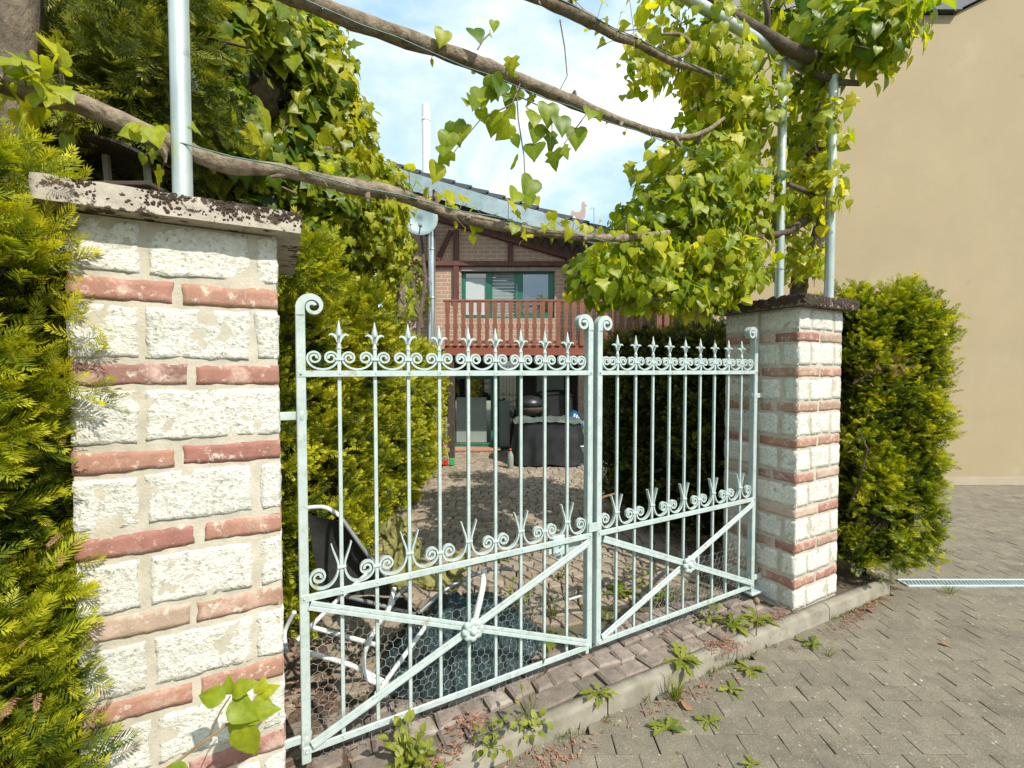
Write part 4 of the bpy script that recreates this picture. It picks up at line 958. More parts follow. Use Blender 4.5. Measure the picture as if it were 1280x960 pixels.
# ------------------------------------------------------------------ tan building at the right
TY = 6.9
def tz(py): return at(640, py, TY).z
tx0 = hx(890, TY); te = hx(1177, TY); tx1 = te + 10.0; txm = te + 5.0; ez = tz(19)
tan = empty('tan_building', (te, TY, STREET_Z), 0, 'windowless tan rendered gable wall with dark roof edge beyond the street', 'building')
T0 = (te, TY, STREET_Z); rs = 0.50
m = MB(); m.prism([(tx0, TY, STREET_Z + 0.1), (tx1, TY, STREET_Z + 0.1), (tx1, TY, ez), (txm, TY, ez + (txm - te) * rs), (te, TY, ez), (tx0, TY, ez)], (0, 0, 0), (0, 1.1, 0)); m.build('wall', 'tan_render', tan, T0)
m = MB(); m.box(((tx0 + tx1) / 2, TY + 0.02, STREET_Z + 0.02), (tx1 - tx0, 0.06, 0.2)); m.build('plinth', 'tan_render_base', tan, T0)
m = MB(); m.box(((tx0 + te) / 2, TY + 0.55, ez + 0.12), (te - tx0 + 0.1, 1.3, 0.22))
m.prism([(te - 0.05, TY - 0.06, ez + 0.0), (txm, TY - 0.06, ez + (txm - te) * rs + 0.0), (tx1 + .05, TY - 0.06, ez), (tx1 + .05, TY - 0.06, ez + .23), (txm, TY - 0.06, ez + (txm - te) * rs + 0.25), (te - 0.05, TY - 0.06, ez + 0.23)], (0, 0, 0), (0, 1.3, 0))
m.build('roof', 'blue_roof_edge', tan, T0)
# drain channel across the street
dY = on_ground(1200, 729.5, STREET_Z).y
dr = empty('drain_channel', (3.3, dY, STREET_Z), 0, 'long galvanised drain grate let into the grey paving', 'drain')
dx0, dx1 = on_ground(1128, 729.5, STREET_Z).x, 9.0
m = MB()
for o in (-0.052, 0.052): m.box(((dx0 + dx1) / 2, dY + o, STREET_Z + 0.002), (dx1 - dx0, 0.012, 0.024), bev=0.002)
m.box((dx0, dY, STREET_Z + 0.002), (0.012, 0.1, 0.024)); m.build('frame', 'grate_metal', dr, (3.3, dY, STREET_Z))
m = MB(); x = dx0
mb_ = MB(); mb_.box(((dx0 + dx1) / 2, dY, STREET_Z - 0.0045), (dx1 - dx0 - .012, 0.092, 0.013)); mb_.build('shade_strip', 'deep_shade', dr, (3.3, dY, STREET_Z))  # dark slab laid over the paving, standing in for the channel's shaded hollow
while x < dx1 - 0.1:
    m.bar((x, dY - 0.046, STREET_Z + 0.004), (x + 0.046, dY + 0.046, STREET_Z + 0.007), 0.0055, 0.010); m.bar((x, dY + 0.046, STREET_Z + 0.0015), (x + 0.046, dY - 0.046, STREET_Z + 0.0015), 0.0055, 0.012); x += 0.03
m.build('grating', 'grate_metal', dr, (3.3, dY, STREET_Z))
# ------------------------------------------------------------------ clipped yews
def plant(name, label, cat, base, group=None): return empty(name, base, 0, label, cat, group)
# 1 near the camera, left edge
b0 = Vector((-1.6, 1.2, 0)); near = plant('yew_bush', 'sunlit yew bush at the left edge, pressing against the near pillar', 'bush', b0)
cl = Cloud(); F_ = (1, 0.05, 0.05, 1, 0.8, 0)
yew_cloud(cl, 2200, (-1.98, 1.95, 1.05), (0.62, 0.5, 1.08), (0.07, 0.11), 0.4, lump=0.035, k=2.6, inner=0.10, faces=F_)
yew_cloud(cl, 3600, (-1.86, 1.26, 1.05), (0.57, 0.47, 1.19), (0.06, 0.105), 0.52, lump=0.035, k=2.6, inner=0.10, faces=F_)
yew_cloud(cl, 1700, (-1.53, 1.12, 1.84), (0.33, 0.22, 0.52), (0.06, 0.10), 0.6, p=3, lump=0.03, k=3, inner=0.08, faces=F_)
yew_cloud(cl, 2600, (-1.575, 1.13, 0.50), (0.40, 0.20, 0.70), (0.06, 0.10), 0.52, p=3, lump=0.03, k=3, inner=0.10, faces=F_)
yew_cloud(cl, 1500, (-1.59, 1.13, 1.25), (0.32, 0.22, 0.72), (0.06, 0.10), 0.55, p=3, lump=0.03, k=3, inner=0.08, faces=F_)
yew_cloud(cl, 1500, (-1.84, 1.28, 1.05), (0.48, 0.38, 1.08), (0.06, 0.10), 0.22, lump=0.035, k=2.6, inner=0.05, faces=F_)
cl.build('foliage', 'yew_needle', near, b0)
mb = MB(); hull_mesh(mb, (-2.0, 1.98, 1.02), (0.60, 0.45, 1.03), lump=0.03, k=2.6); hull_mesh(mb, (-1.86, 1.26, 1.02), (0.50, 0.38, 1.06), lump=0.03, k=2.6); hull_mesh(mb, (-1.59, 1.13, 0.50), (0.30, 0.11, 0.6), 3, 0.02, 3); hull_mesh(mb, (-1.56, 1.14, 1.75), (0.24, 0.12, 0.5), 3, 0.02, 3); mb.build('dark_core', 'core_shade', near, b0)
def dry(cl, pts, n, spread, size):
    for p in pts:
        P = np.array(p)[None, :] + rnd(n, spread); size = size * .8; blades(cl, SPRIGS[1], P, rnd(n) + np.array([0.3, -0.5, -0.3]), rnd(n), rng.uniform(size * .7, size * 1.3, n), rng.uniform(0.1, 0.9, n))
cl = Cloud(); dry(cl, [at(25, 870, .86), at(60, 660, 1.02), at(68, 690, 1.0), at(85, 553, 1.08), at(100, 560, 1.1), at(128, 748, 1.06), at(40, 800, .95), at(8, 372, 1.0)], 3, 0.012, 0.045); cl.build('dry_twig', 'dry_needle', near, b0)
# 2 bush at the right of the mossy pillar
b0 = Vector((3.02, 3.7, 0)); rb = plant('yew_bush', 'clipped upright yew bush between the mossy pillar and the tan wall', 'bush', b0)
cl = Cloud(); F2 = (1, .3, .2, 1, 1, 0.2)
yew_cloud(cl, 6800, (3.0, 3.72, 1.45), (0.39, 0.38, 0.89), (0.055, 0.095), 0.50, far=True, lump=0.05, k=2.4, inner=0.12, faces=F2, p=4.5)
yew_cloud(cl, 2800, (2.97, 3.66, 0.62), (0.42, 0.36, 0.62), (0.055, 0.09), 0.48, far=True, lump=0.04, k=2.4, inner=0.12, faces=F2, p=3)
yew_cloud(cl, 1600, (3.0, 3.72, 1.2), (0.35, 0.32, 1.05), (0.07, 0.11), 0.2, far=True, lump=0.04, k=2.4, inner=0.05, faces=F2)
cl.build('foliage', 'yew_needle', rb, b0)
mb = MB(); hull_mesh(mb, (3.02, 3.72, 1.43), (0.32, 0.29, 0.78), 4.5, .05, 2.4); hull_mesh(mb, (2.97, 3.68, 0.62), (0.28, 0.23, 0.55), 3, .03, 2.4); mb.tube([(2.97, 3.7, -.1), (2.98, 3.7, .5)], 0.04, 10); mb.build('dark_core', 'core_shade', rb, b0)  # added light-blocking core, with a short stem in the same mesh
cl = Cloud(); dry(cl, [at(1118, 452, 3.24), at(1124, 455, 3.24), at(1110, 449, 3.24), at(1078, 472, 3.26), at(1075, 517, 3.28), at(1068, 703, 3.3), at(1090, 718, 3.3), at(1085, 465, 3.26)], 6, 0.03, 0.07); cl.build('dry_twig', 'dry_needle', rb, b0)
mb = MB()
for (a, b_) in (((1065, 690), (1100, 655)), ((1060, 640), (1085, 560)), ((1090, 600), (1075, 540)), ((1066, 480), (1110, 455))):
    p, q = at(*a, 3.42), at(*b_, 3.27); mb.tube([p, (p + q) / 2 + Vector((0.02, 0, 0.02)), q], [0.012, 0.009, 0.005], 6)
mb.build('branch', 'bark_dark', rb, b0)
# 3 long hedge left of the drive
b0 = Vector((-2.1, 5, 0)); lh = plant('yew_hedge', 'tall bright yew hedge along the left side of the drive', 'hedge', b0)
cl = Cloud(); F3 = (1, 0, 0.0, 0.5, 0.6, 0)
yew_cloud(cl, 10000, (-2.1, 3.65, 1.14), (0.86, 1.30, 1.18), (0.055, 0.095), 0.56, far=True, lump=0.07, k=1.7, inner=0.14, faces=F3, p=7)
yew_cloud(cl, 6500, (-2.1, 6.55, 1.05), (0.86, 1.75, 1.08), (0.07, 0.12), 0.58, far=True, lump=0.07, k=1.7, inner=0.14, faces=(1, 0, .2, .1, .6, 0), p=7)
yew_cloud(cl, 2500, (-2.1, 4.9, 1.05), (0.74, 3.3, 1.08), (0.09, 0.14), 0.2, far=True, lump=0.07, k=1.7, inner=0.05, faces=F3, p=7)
yew_cloud(cl, 500, at(372, 335, 2.55), (0.16, 0.2, 0.16), (0.07, 0.12), 0.55, far=True, p=2.5, lump=.03)
yew_cloud(cl, 700, at(455, 400, 3.6), (0.22, 0.3, 0.25), (0.07, 0.12), 0.6, far=True, p=2.5, lump=.03)
cl.build('foliage', 'yew_needle', lh, b0)
mb = MB(); hull_mesh(mb, (-2.1, 3.65, 1.08), (0.70, 1.14, 1.06), 7, .07, 1.7, n=24); hull_mesh(mb, (-2.1, 6.5, 1.0), (0.70, 1.62, 0.96), 7, .07, 1.7, n=24); mb.build('dark_core', 'core_shade', lh, b0)
# 4 hedge right of the drive
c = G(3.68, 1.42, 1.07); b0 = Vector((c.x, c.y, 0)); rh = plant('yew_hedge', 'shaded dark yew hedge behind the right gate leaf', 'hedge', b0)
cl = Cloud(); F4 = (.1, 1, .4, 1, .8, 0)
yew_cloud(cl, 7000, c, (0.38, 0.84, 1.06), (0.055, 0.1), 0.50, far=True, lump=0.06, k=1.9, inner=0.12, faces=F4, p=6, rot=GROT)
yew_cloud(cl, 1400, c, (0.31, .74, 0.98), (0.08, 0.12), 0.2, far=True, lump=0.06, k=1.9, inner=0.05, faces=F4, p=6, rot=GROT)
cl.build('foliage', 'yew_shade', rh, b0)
mb = MB(); hull_mesh(mb, c - Vector((0, 0, .05)), (0.28, .72, 0.96), 6, .05, 1.9, GROT); mb.build('dark_core', 'core_shade', rh, b0)
# 5 loose yew behind the near pillar
b0 = Vector((-2.3, 2.9, 0)); ty = plant('yew_tree', 'loose dark yew tree with drooping sprays above the near pillar', 'tree', b0)
cl = Cloud()
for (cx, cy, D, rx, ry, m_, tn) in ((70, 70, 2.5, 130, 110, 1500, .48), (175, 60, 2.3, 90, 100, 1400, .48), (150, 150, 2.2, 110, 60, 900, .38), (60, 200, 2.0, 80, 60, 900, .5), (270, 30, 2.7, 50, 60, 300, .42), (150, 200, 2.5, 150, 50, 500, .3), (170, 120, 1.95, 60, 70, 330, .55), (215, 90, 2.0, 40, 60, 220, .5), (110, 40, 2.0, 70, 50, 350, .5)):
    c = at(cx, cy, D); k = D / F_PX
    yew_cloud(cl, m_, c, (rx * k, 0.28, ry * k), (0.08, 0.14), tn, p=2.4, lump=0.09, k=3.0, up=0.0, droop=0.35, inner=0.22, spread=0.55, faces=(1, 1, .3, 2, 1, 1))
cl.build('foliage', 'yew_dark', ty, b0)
mb = MB()
for (cx, cy, D, rx, ry) in ((90, 80, 2.9, 170, 120), (240, 90, 3.0, 110, 130), (150, 190, 3.0, 170, 70)):
    c = at(cx, cy, D); k = D / F_PX; hull_mesh(mb, c, (rx * k, 0.25, ry * k), 2.5, .08, 2.6)
mb.build('dark_core', 'core_shade', ty, b0)
mb = MB()
tp = [Vector((-2.3, 2.9, -.1)), Vector((-2.28, 2.88, 1.5)), at(100, 120, 2.75), at(140, -60, 2.8)]; mb.tube(tp, [.11, .1, .08, .06], 12, wob=.15); mb.build('trunk', 'bark_dark', ty, b0)
mb = MB()
for (a, b_, d1, d2) in (((60, 40, ), (58, 75), 2.2, 2.1), ((70, 60), (95, 78), 2.2, 2.1), ((55, 90), (75, 20), 2.25, 2.3), ((70, 150), (130, 60), 2.5, 2.1), ((180, 110), (230, 60), 2.5, 2.1), ((200, 20), (310, 60), 2.5, 2.3)):
    p, q = at(*a, d1), at(*b_, d2); mb.tube([p, (p * .5 + q * .5) + Vector((.02, 0, -.03)), q], [.014, .01, .006], 7)
mb.build('branch', 'bark_dark', ty, b0)

# ------------------------------------------------------------------ broad leaves
def leaves(cl, tm, P, out, size, tone, hang=0.9, tv=0.16):
    m_ = len(P); y = np.array([0, 0, -hang]) + out * 0.35 + rnd(m_, 0.38); z = out * 0.8 + np.array([0.12, -0.35, 0.5]) + rnd(m_, 0.42)
    z = z + rnd(m_, 0.25); sc = rng.uniform(size[0], size[1], m_) * rng.choice([1, 1, 1, .6], m_); tn = tone + rng.normal(size=m_) * tv; w = rng.random(m_) < .22 if tm is HEART else np.zeros(m_, bool)
    if m_ > 5: y = y + rnd(m_, .2)
    for T_, i in ((tm, ~w), (LOBED, w)): blades(cl, T_, P[i], y[i], z[i], sc[i], tn[i])
def blob_leaves(cl, tm, m_, c, r, size, tone, hang=0.9, inner=0.45, front=False):
    d = nrm(rnd(m_)); 
    if front: d[:, 1] = np.where(rng.random(m_) < 0.75, -np.abs(d[:, 1]), d[:, 1])
    rad = 1 - inner * rng.random(m_) ** 1.4; P = np.array(c) + d * np.array(r) * (rad + 0.10 * wav(d * 2 + np.array(c), 1.3))[:, None]
    leaves(cl, tm, P, d, size, tone + 0.10 * d[:, 2] * 0 + 0.05 * wav(P, 1.2), hang)
# 6 vine-clad mass left of the drive
b0 = Vector((-1.6, 4.3, 0)); iv = plant('climbing_vine', 'leafy climbing vine smothering old trunks left of the drive, against the sky', 'climber', b0)
cl = Cloud()
for (cx, cy, D, rx, ry, m_, sz, tn) in ((275, 70, 2.75, 45, 75, 420, (.07, .12), .5), (285, 165, 2.75, 50, 60, 420, (.07, .12), .46), (330, 40, 3.0, 45, 60, 380, (.07, .12), .55), (335, 130, 3.3, 75, 125, 1100, (.07, .12), .46), (395, 110, 3.5, 50, 95, 800, (.065, .115), .62), (432, 180, 3.7, 42, 65, 620, (.06, .105), .68), (375, 30, 3.5, 35, 45, 300, (.065, .11), .66), (300, 215, 3.1, 70, 55, 480, (.065, .11), .4),
                                   (385, 240, 3.4, 75, 50, 620, (.06, .11), .46), (440, 275, 3.8, 60, 50, 800, (.05, .09), .55), (400, 305, 3.4, 40, 35, 380, (.05, .08), .45), (478, 250, 4.0, 38, 45, 420, (.05, .09), .62), (488, 310, 4.2, 30, 40, 380, (.05, .09), .62), (470, 345, 4.2, 30, 30, 300, (.05, .09), .6), (425, 335, 4.2, 45, 30, 420, (.05, .09), .5), (450, 375, 4.6, 45, 32, 420, (.05, .09), .5), (500, 380, 5.0, 18, 35, 200, (.05, .09), .62), (330, 290, 3.1, 50, 30, 200, (.06, .1), .4)):
    c = at(cx, cy, D); k = D / F_PX; blob_leaves(cl, LOBED if sz[1] < .12 else HEART, m_, c, (rx * k, 0.35, ry * k), sz, tn, front=True)
cl.build('foliage', 'ivy_leaf', iv, b0)
mb = MB()
for (cx, cy, D, rx, ry) in ((340, 150, 3.85, 80, 120), (400, 150, 4.1, 42, 95), (395, 260, 3.95, 75, 60), (455, 285, 4.35, 45, 55)):
    c = at(cx, cy, D); k = D / F_PX; hull_mesh(mb, c, (rx * k, 0.22, ry * k), 2.5, .08, 2.2)
mb.build('dark_core', 'core_shade', iv, b0)
mb = MB()
for P in ([(395, 380, 4.0), (392, 240, 3.7), (385, 180, 3.45), (360, 90, 3.4)], [(410, 230, 3.6), (408, 190, 3.35), (392, 140, 3.4)], [(497, 395, 4.5), (495, 330, 4.4), (492, 240, 4.3)]):
    mb.tube([at(*p) for p in P], [.07, .05, .04, .025][:len(P)] if P[0][0] < 480 else [.085, .08, .05], 10, wob=.2)
mb.build('trunk', 'bark_pale', iv, b0)
mb = MB()
for P in ([(300, 215, 3.0), (355, 235, 3.0), (420, 265, 3.3)], [(360, 130, 3.1), (352, 170, 3.05), (372, 140, 3.1)], [(280, 130, 3.0), (300, 160, 2.95), (330, 230, 3.0)], [(500, 290, 4.1), (515, 330, 4.2), (540, 355, 4.3)]):
    mb.tube([at(*p) for p in P], [.008, .007, .004], 6)
mb.build('tendril', 'bark_pale', iv, b0)
b0 = Vector((-1.3, 8.4, 0)); v = plant('wall_climber', 'sparse brown climber on the brick wall beside the steel pipe', 'climber', b0)
cl = Cloud(); 
for (cx, cy, rx, ry, m_) in ((522, 345, 22, 35, 260), (528, 375, 22, 30, 200), (512, 300, 18, 30, 160)):
    c = at(cx - 6, cy, 9.1); k = 9.1 / F_PX; blob_leaves(cl, LOBED, m_ // 2, c, (rx * .7 * k, .2, ry * k), (.06, .11), .5)
cl.build('foliage', 'ivy_leaf', v, b0)
mb = MB()
for P in ([(520, 470, 8.5), (524, 400, 8.6), (532, 350, 8.8), (526, 290, 8.9)], [(527, 410, 8.6), (518, 370, 8.6), (512, 330, 8.6)]): mb.tube([at(*p) for p in P], [.06, .05, .04, .02][:len(P)], 8, wob=.2)
mb.build('stem', 'bark_dark', v, b0)

# 7 the two espaliered limes whose arms are trained across the gate
def arm(mb, pts, radii, t=0.0, n=12, sub=5, pre=()):
    P = list(pre) + [on_gate(px, py, t) for px, py in pts]; radii = [radii[0]] * len(pre) + list(radii); out = []; R = []
    for i in range(len(P) - 1):
        p0, p1, p2, p3 = P[max(i - 1, 0)], P[i], P[i + 1], P[min(i + 2, len(P) - 1)]
        for k in range(sub):
            f = k / sub; out.append(0.5 * ((2 * p1) + (p2 - p0) * f + (2 * p0 - 5 * p1 + 4 * p2 - p3) * f * f + (3 * p1 - p0 - 3 * p2 + p3) * f ** 3)); R.append(radii[i] + (radii[i + 1] - radii[i]) * f)
    out.append(P[-1]); R.append(radii[-1]); 
    R = [r * (1 + 0.28 * max(0, mnoise.noise(p * 7)) ** 1.0 + 0.10 * mnoise.noise(p * 23)) for r, p in zip(R, out)]
    mb.tube(out, R, n, wob=0.22); return out
def sprouts(cl, tw, path, spots, size, tone, n=(3, 6), spread=0.05):
    for f in spots:
        i = min(len(path) - 1, int(f * (len(path) - 1))); p = path[i]
        for _ in range(rng.integers(*n)):
            q = p + Vector(rnd(1, spread)[0]) + Vector((0, 0, spread * 0.6)); tw.tube([p, (p + q) / 2 + Vector((0, 0, .008)), q], 0.0016, 4, cap=False)
            leaves(cl, HEART, np.array([q]), nrm(np.array([q - p])), size, tone, hang=0.5)
def knots(mb, path, count, r, seed):
    R = random.Random(seed)
    for _ in range(count):
        p = path[R.randrange(2, len(path) - 2)]; q = Vector((R.gauss(0, 1), R.gauss(0, 1) - .6, R.gauss(0, .8))).normalized(); L = R.uniform(.02, .055)
        mb.tube([p, p + q * (r + L * .5), p + q * (r + L)], [r * .55, r * .35, r * .16], 7, wob=.5)
b0 = at(6, 300, 1.72); b0.z = 0
lt = plant('espaliered_lime', 'lime tree trained along the wires, with bare arms crossing over the gate from the left', 'tree', b0)
mb = MB(); mb.tube([b0 + Vector((0, 0, -.05)), b0 + Vector((.02, 0, 1.2)), at(14, 240, 1.66), at(10, 130, 1.64), at(20, 30, 1.64), at(24, -90, 1.66), at(24, -230, 1.66)], [.09, .08, .07, .08, .075, .06, .045], 18, wob=.3); mb.build('trunk', 'bark_mid', lt, b0)
tw = MB(); cl = Cloud()
mb = MB(); A1 = arm(mb, [(-30, 95), (0, 105), (45, 120), (95, 128), (150, 152), (215, 180), (280, 205), (350, 213), (430, 231), (500, 244), (560, 266), (620, 281), (700, 293), (770, 298), (835, 291)], [.030, .030, .029, .028, .032, .029, .027, .027, .028, .030, .026, .027, .025, .022, .018]); knots(mb, A1, 20, .033, 1)
p = on_gate(205, 178); mb.tube([p, p + Vector((.02, -.03, -.045)), p + Vector((.035, -.04, -.09))], [.02, .012, .003], 6, wob=.5); mb.build('branch', 'bark_pale', lt, b0)
mb = MB(); A2 = arm(mb, [(300, -32), (350, -12), (400, 8), (470, 35), (560, 66), (610, 85), (680, 112), (740, 138), (800, 160), (850, 172), (882, 164), (905, 148)], [.034, .035, .036, .036, .033, .032, .029, .026, .022, .018, .015, .012], pre=[at(22, -60, 1.66), G(-.55, 0, 3.2), G(-.25, 0, 3.2)]); knots(mb, A2, 14, .03, 2); mb.build('branch', 'bark_pale', lt, b0)
mb = MB(); A3 = arm(mb, [(600, -38), (660, -8), (705, 10), (745, 30), (770, 45), (800, 55), (835, 75), (870, 86), (910, 100)], [.03, .03, .028, .029, .025, .02, .018, .016, .012], pre=[at(24, -200, 1.66), G(-.5, 0, 3.74), G(.1, 0, 3.72)]); knots(mb, A3, 9, .022, 3); mb.build('branch', 'bark_pale', lt, b0)
mb = MB(); arm(mb, [(835, 75), (855, 68), (862, 55), (848, 43), (828, 43)], [.016, .015, .014, .012, .006], 0.0, 8)
for P in ([(960, 5), (890, 0)],): pass
mb.build('branch', 'bark_pale', lt, b0)
sprouts(cl, tw, A1, [.05, .07, .09, .11, .13, .15, .17, .19, .2, .205], (.045, .08), .72, (4, 8), .05)
sprouts(cl, tw, A1, [.35, .36, .37, .55, .57, .6, .62, .66, .69, .72, .74, .78, .8, .83, .86, .88, .9, .93, .95, .97], (.03, .075), .7, (3, 7), .05)
A2 = A2[15:]; A3 = A3[15:]
sprouts(cl, tw, A2, [.15, .19, .35, .38, .43, .5, .55, .6, .68, .72, .75, .8], (.02, .045), .75, (1, 4), .035)
sprouts(cl, tw, A3, [.3, .38, .44, .5, .56, .62, .7, .8, .9], (.03, .07), .65, (2, 5), .05)
def px_leaves(L, t, size, tone):
    P = np.array([on_gate(x, y, t + random.uniform(-.06, .06)) for x, y in L]); P[:, 2] += size[1] * .45
    leaves(cl, HEART, P, np.repeat(np.array([[0.1, -1.0, 0.1]]), len(P), 0), size, tone, hang=1.1, tv=.12)
Z = [(590, 450), (640, 480), (575, 550), (540, 535), (515, 580), (525, 650), (500, 640), (470, 705), (690, 400), (745, 415), (700, 510), (720, 495), (760, 540), (775, 590), (850, 500), (835, 480), (870, 540), (910, 460), (860, 620), (785, 695), (850, 760), (960, 510), (1025, 555), (970, 630), (935, 650), (920, 570), (830, 830), (790, 810), (770, 420), (640, 400), (610, 440), (660, 420), (800, 400), (720, 370), (850, 420), (750, 480), (1080, 480), (1110, 490), (690, 350)]
px_leaves([(400 + x / 3.2, y / 3.2) for x, y in Z], -0.03, (.075, .12), .5)
px_leaves([(555, 50), (592, 48), (613, 52), (618, 37), (640, 83), (655, 265), (668, 258), (650, 280), (690, 275), (680, 290), (705, 285)], -0.03, (.05, .09), .7)
for P in ([(650, 105), (640, 130), (600, 150), (575, 180), (550, 215)], [(645, 108), (648, 150), (655, 195), (657, 245)], [(735, 140), (720, 160), (705, 180)], [(648, 120), (690, 140), (690, 190)], [(597, 62), (604, 50), (612, 42)], [(700, 25), (706, 60), (709, 95), (697, 118)], [(768, 40), (800, 36), (812, 28)]):
    Q = [on_gate(x, y, -0.02) for x, y in P]; tw.tube(Q, [.004, .0035, .003, .0025, .002][:len(Q)], 6)
tw.build('twig_growth', 'bark_pale', lt, b0); cl.build('crown', 'lime_leaf', lt, b0)
# right hand lime
b0 = G(4.0, 0.35); rt = plant('espaliered_lime', 'dense leafy lime tree trained round the two poles on the mossy pillar', 'tree', b0)
mb = MB(); mb.tube([b0, b0 + Vector((0, 0, 1.5)), at(1000, 345, 3.8), at(1022, 300, 3.75), at(1034, 262, 3.7), at(1012, 215, 3.7), at(1008, 160, 3.7), at(1028, 100, 3.65), at(1020, 40, 3.6)], [.08, .07, .06, .05, .065, .055, .05, .06, .04], 14, wob=.45); mb.build('trunk', 'bark_dark', rt, b0)
for P, R in (([(930, 300, 3.3), (985, 290, 3.4), (1015, 270, 3.5), (1035, 255, 3.5)], [.02, .03, .035, .04]), ([(880, -5, 3.1), (945, 35, 3.2), (985, 60, 3.3), (1025, 75, 3.4)], [.03, .038, .045, .05]), ([(1020, 90, 3.4), (1050, 103, 3.35), (1076, 104, 3.35)], [.035, .025, .018]), ([(1050, 160, 3.4), (1030, 180, 3.45), (1010, 195, 3.5)], [.02, .03, .03]), ([(955, -10, 3.2), (960, 20, 3.2), (958, 35, 3.25)], [.018, .02, .02]), ([(985, 230, 3.3), (1010, 240, 3.4), (1025, 250, 3.5)], [.015, .02, .025])):
    mb = MB(); Q = [at(*p) for p in P]; mb.tube([Q[0] + (Q[1] - Q[0]) * 0] + Q[1:], R, 9, wob=.3); mb.build('branch', 'bark_dark', rt, b0)
cl = Cloud(); tw = MB()
for (cx, cy, D, rx, ry, m_, sz, tn, ry3) in ((1075, 30, 3.3, 75, 62, 420, (.09, .16), .40, .32), (1020, 30, 3.75, 60, 50, 260, (.09, .15), .30, .28), (1110, 40, 3.25, 42, 45, 130, (.09, .15), .66, .2), (985, 5, 3.75, 90, 40, 260, (.08, .14), .6, .3), (925, 150, 3.5, 62, 75, 520, (.08, .14), .58, .32), (865, 225, 3.2, 75, 62, 560, (.08, .14), .50, .32), (850, 275, 3.1, 85, 45, 520, (.08, .13), .44, .3), (920, 260, 3.5, 70, 60, 520, (.08, .13), .48, .3), (800, 325, 2.85, 75, 36, 420, (.07, .125), .62, .25), (890, 325, 3.0, 80, 34, 520, (.07, .12), .6, .28),
                                   (1005, 225, 3.85, 40, 75, 240, (.07, .13), .58, .25), (1003, 130, 3.55, 26, 75, 230, (.07, .12), .55, .12), (1008, 240, 3.5, 24, 50, 130, (.07, .12), .6, .12), (1000, 318, 3.5, 30, 30, 110, (.06, .1), .6, .12), (1030, 170, 3.4, 24, 60, 90, (.07, .12), .66, .2), (1035, 240, 3.3, 16, 40, 40, (.07, .12), .7, .15), (835, 30, 3.1, 45, 60, 130, (.08, .14), .6, .28), (880, 60, 3.1, 50, 50, 170, (.08, .14), .62, .3), (900, 110, 3.2, 50, 50, 240, (.08, .14), .6, .3), (745, 345, 2.65, 40, 35, 120, (.07, .12), .45, .2), (1000, 335, 3.7, 40, 20, 130, (.06, .1), .62, .2), (800, 90, 3.0, 22, 45, 34, (.08, .13), .6, .15), (870, 385, 2.9, 40, 15, 70, (.07, .11), .6, .15), (815, 362, 2.8, 70, 26, 260, (.07, .12), .5, .2), (900, 355, 2.95, 50, 26, 200, (.07, .11), .55, .2)):
    c = at(cx, cy, D); k = D / F_PX; blob_leaves(cl, HEART, int(m_ * .95), c, (rx * k, ry3, ry * k), (sz[0] * .62, sz[1] * .78), tn + .08, inner=.65)
    for _ in range(max(2, m_ // 50)):
        p = c + Vector(rnd(1)[0]) * 0.1; q = c + Vector((rng.uniform(-1, 1) * rx * k, rng.uniform(-1, 1) * ry3, rng.uniform(-1, .8) * ry * k)); tw.tube([p, (p + q) / 2 + Vector((0, 0, .05)), q], [.006, .004, .002], 5)
for L in ([(785, 65), (790, 90), (800, 110), (812, 100), (825, 120), (828, 95), (800, 75), (795, 75)], [(900, 375), (890, 385), (915, 372), (880, 360), (860, 370), (930, 370), (800, 375), (760, 375), (730, 370), (715, 365), (745, 390)], [(1095, 95), (1108, 100), (1120, 70), (1130, 50), (1140, 20), (1112, 85)], [(1055, 230), (1050, 265), (1043, 215), (1058, 150), (1052, 130)]):
    P = np.array([at(x, y, 3.0 if x < 1000 else 3.25) for x, y in L for _ in range(3)]) + rnd(len(L) * 3, .035); P[:, 2] += .05
    leaves(cl, HEART, P, np.repeat(np.array([[0.1, -1.0, 0.1]]), len(P), 0), (.055, .10), .72, hang=1.0)
tw.build('twig_growth', 'bark_pale', rt, b0); cl.build('crown', 'lime_leaf', rt, b0)

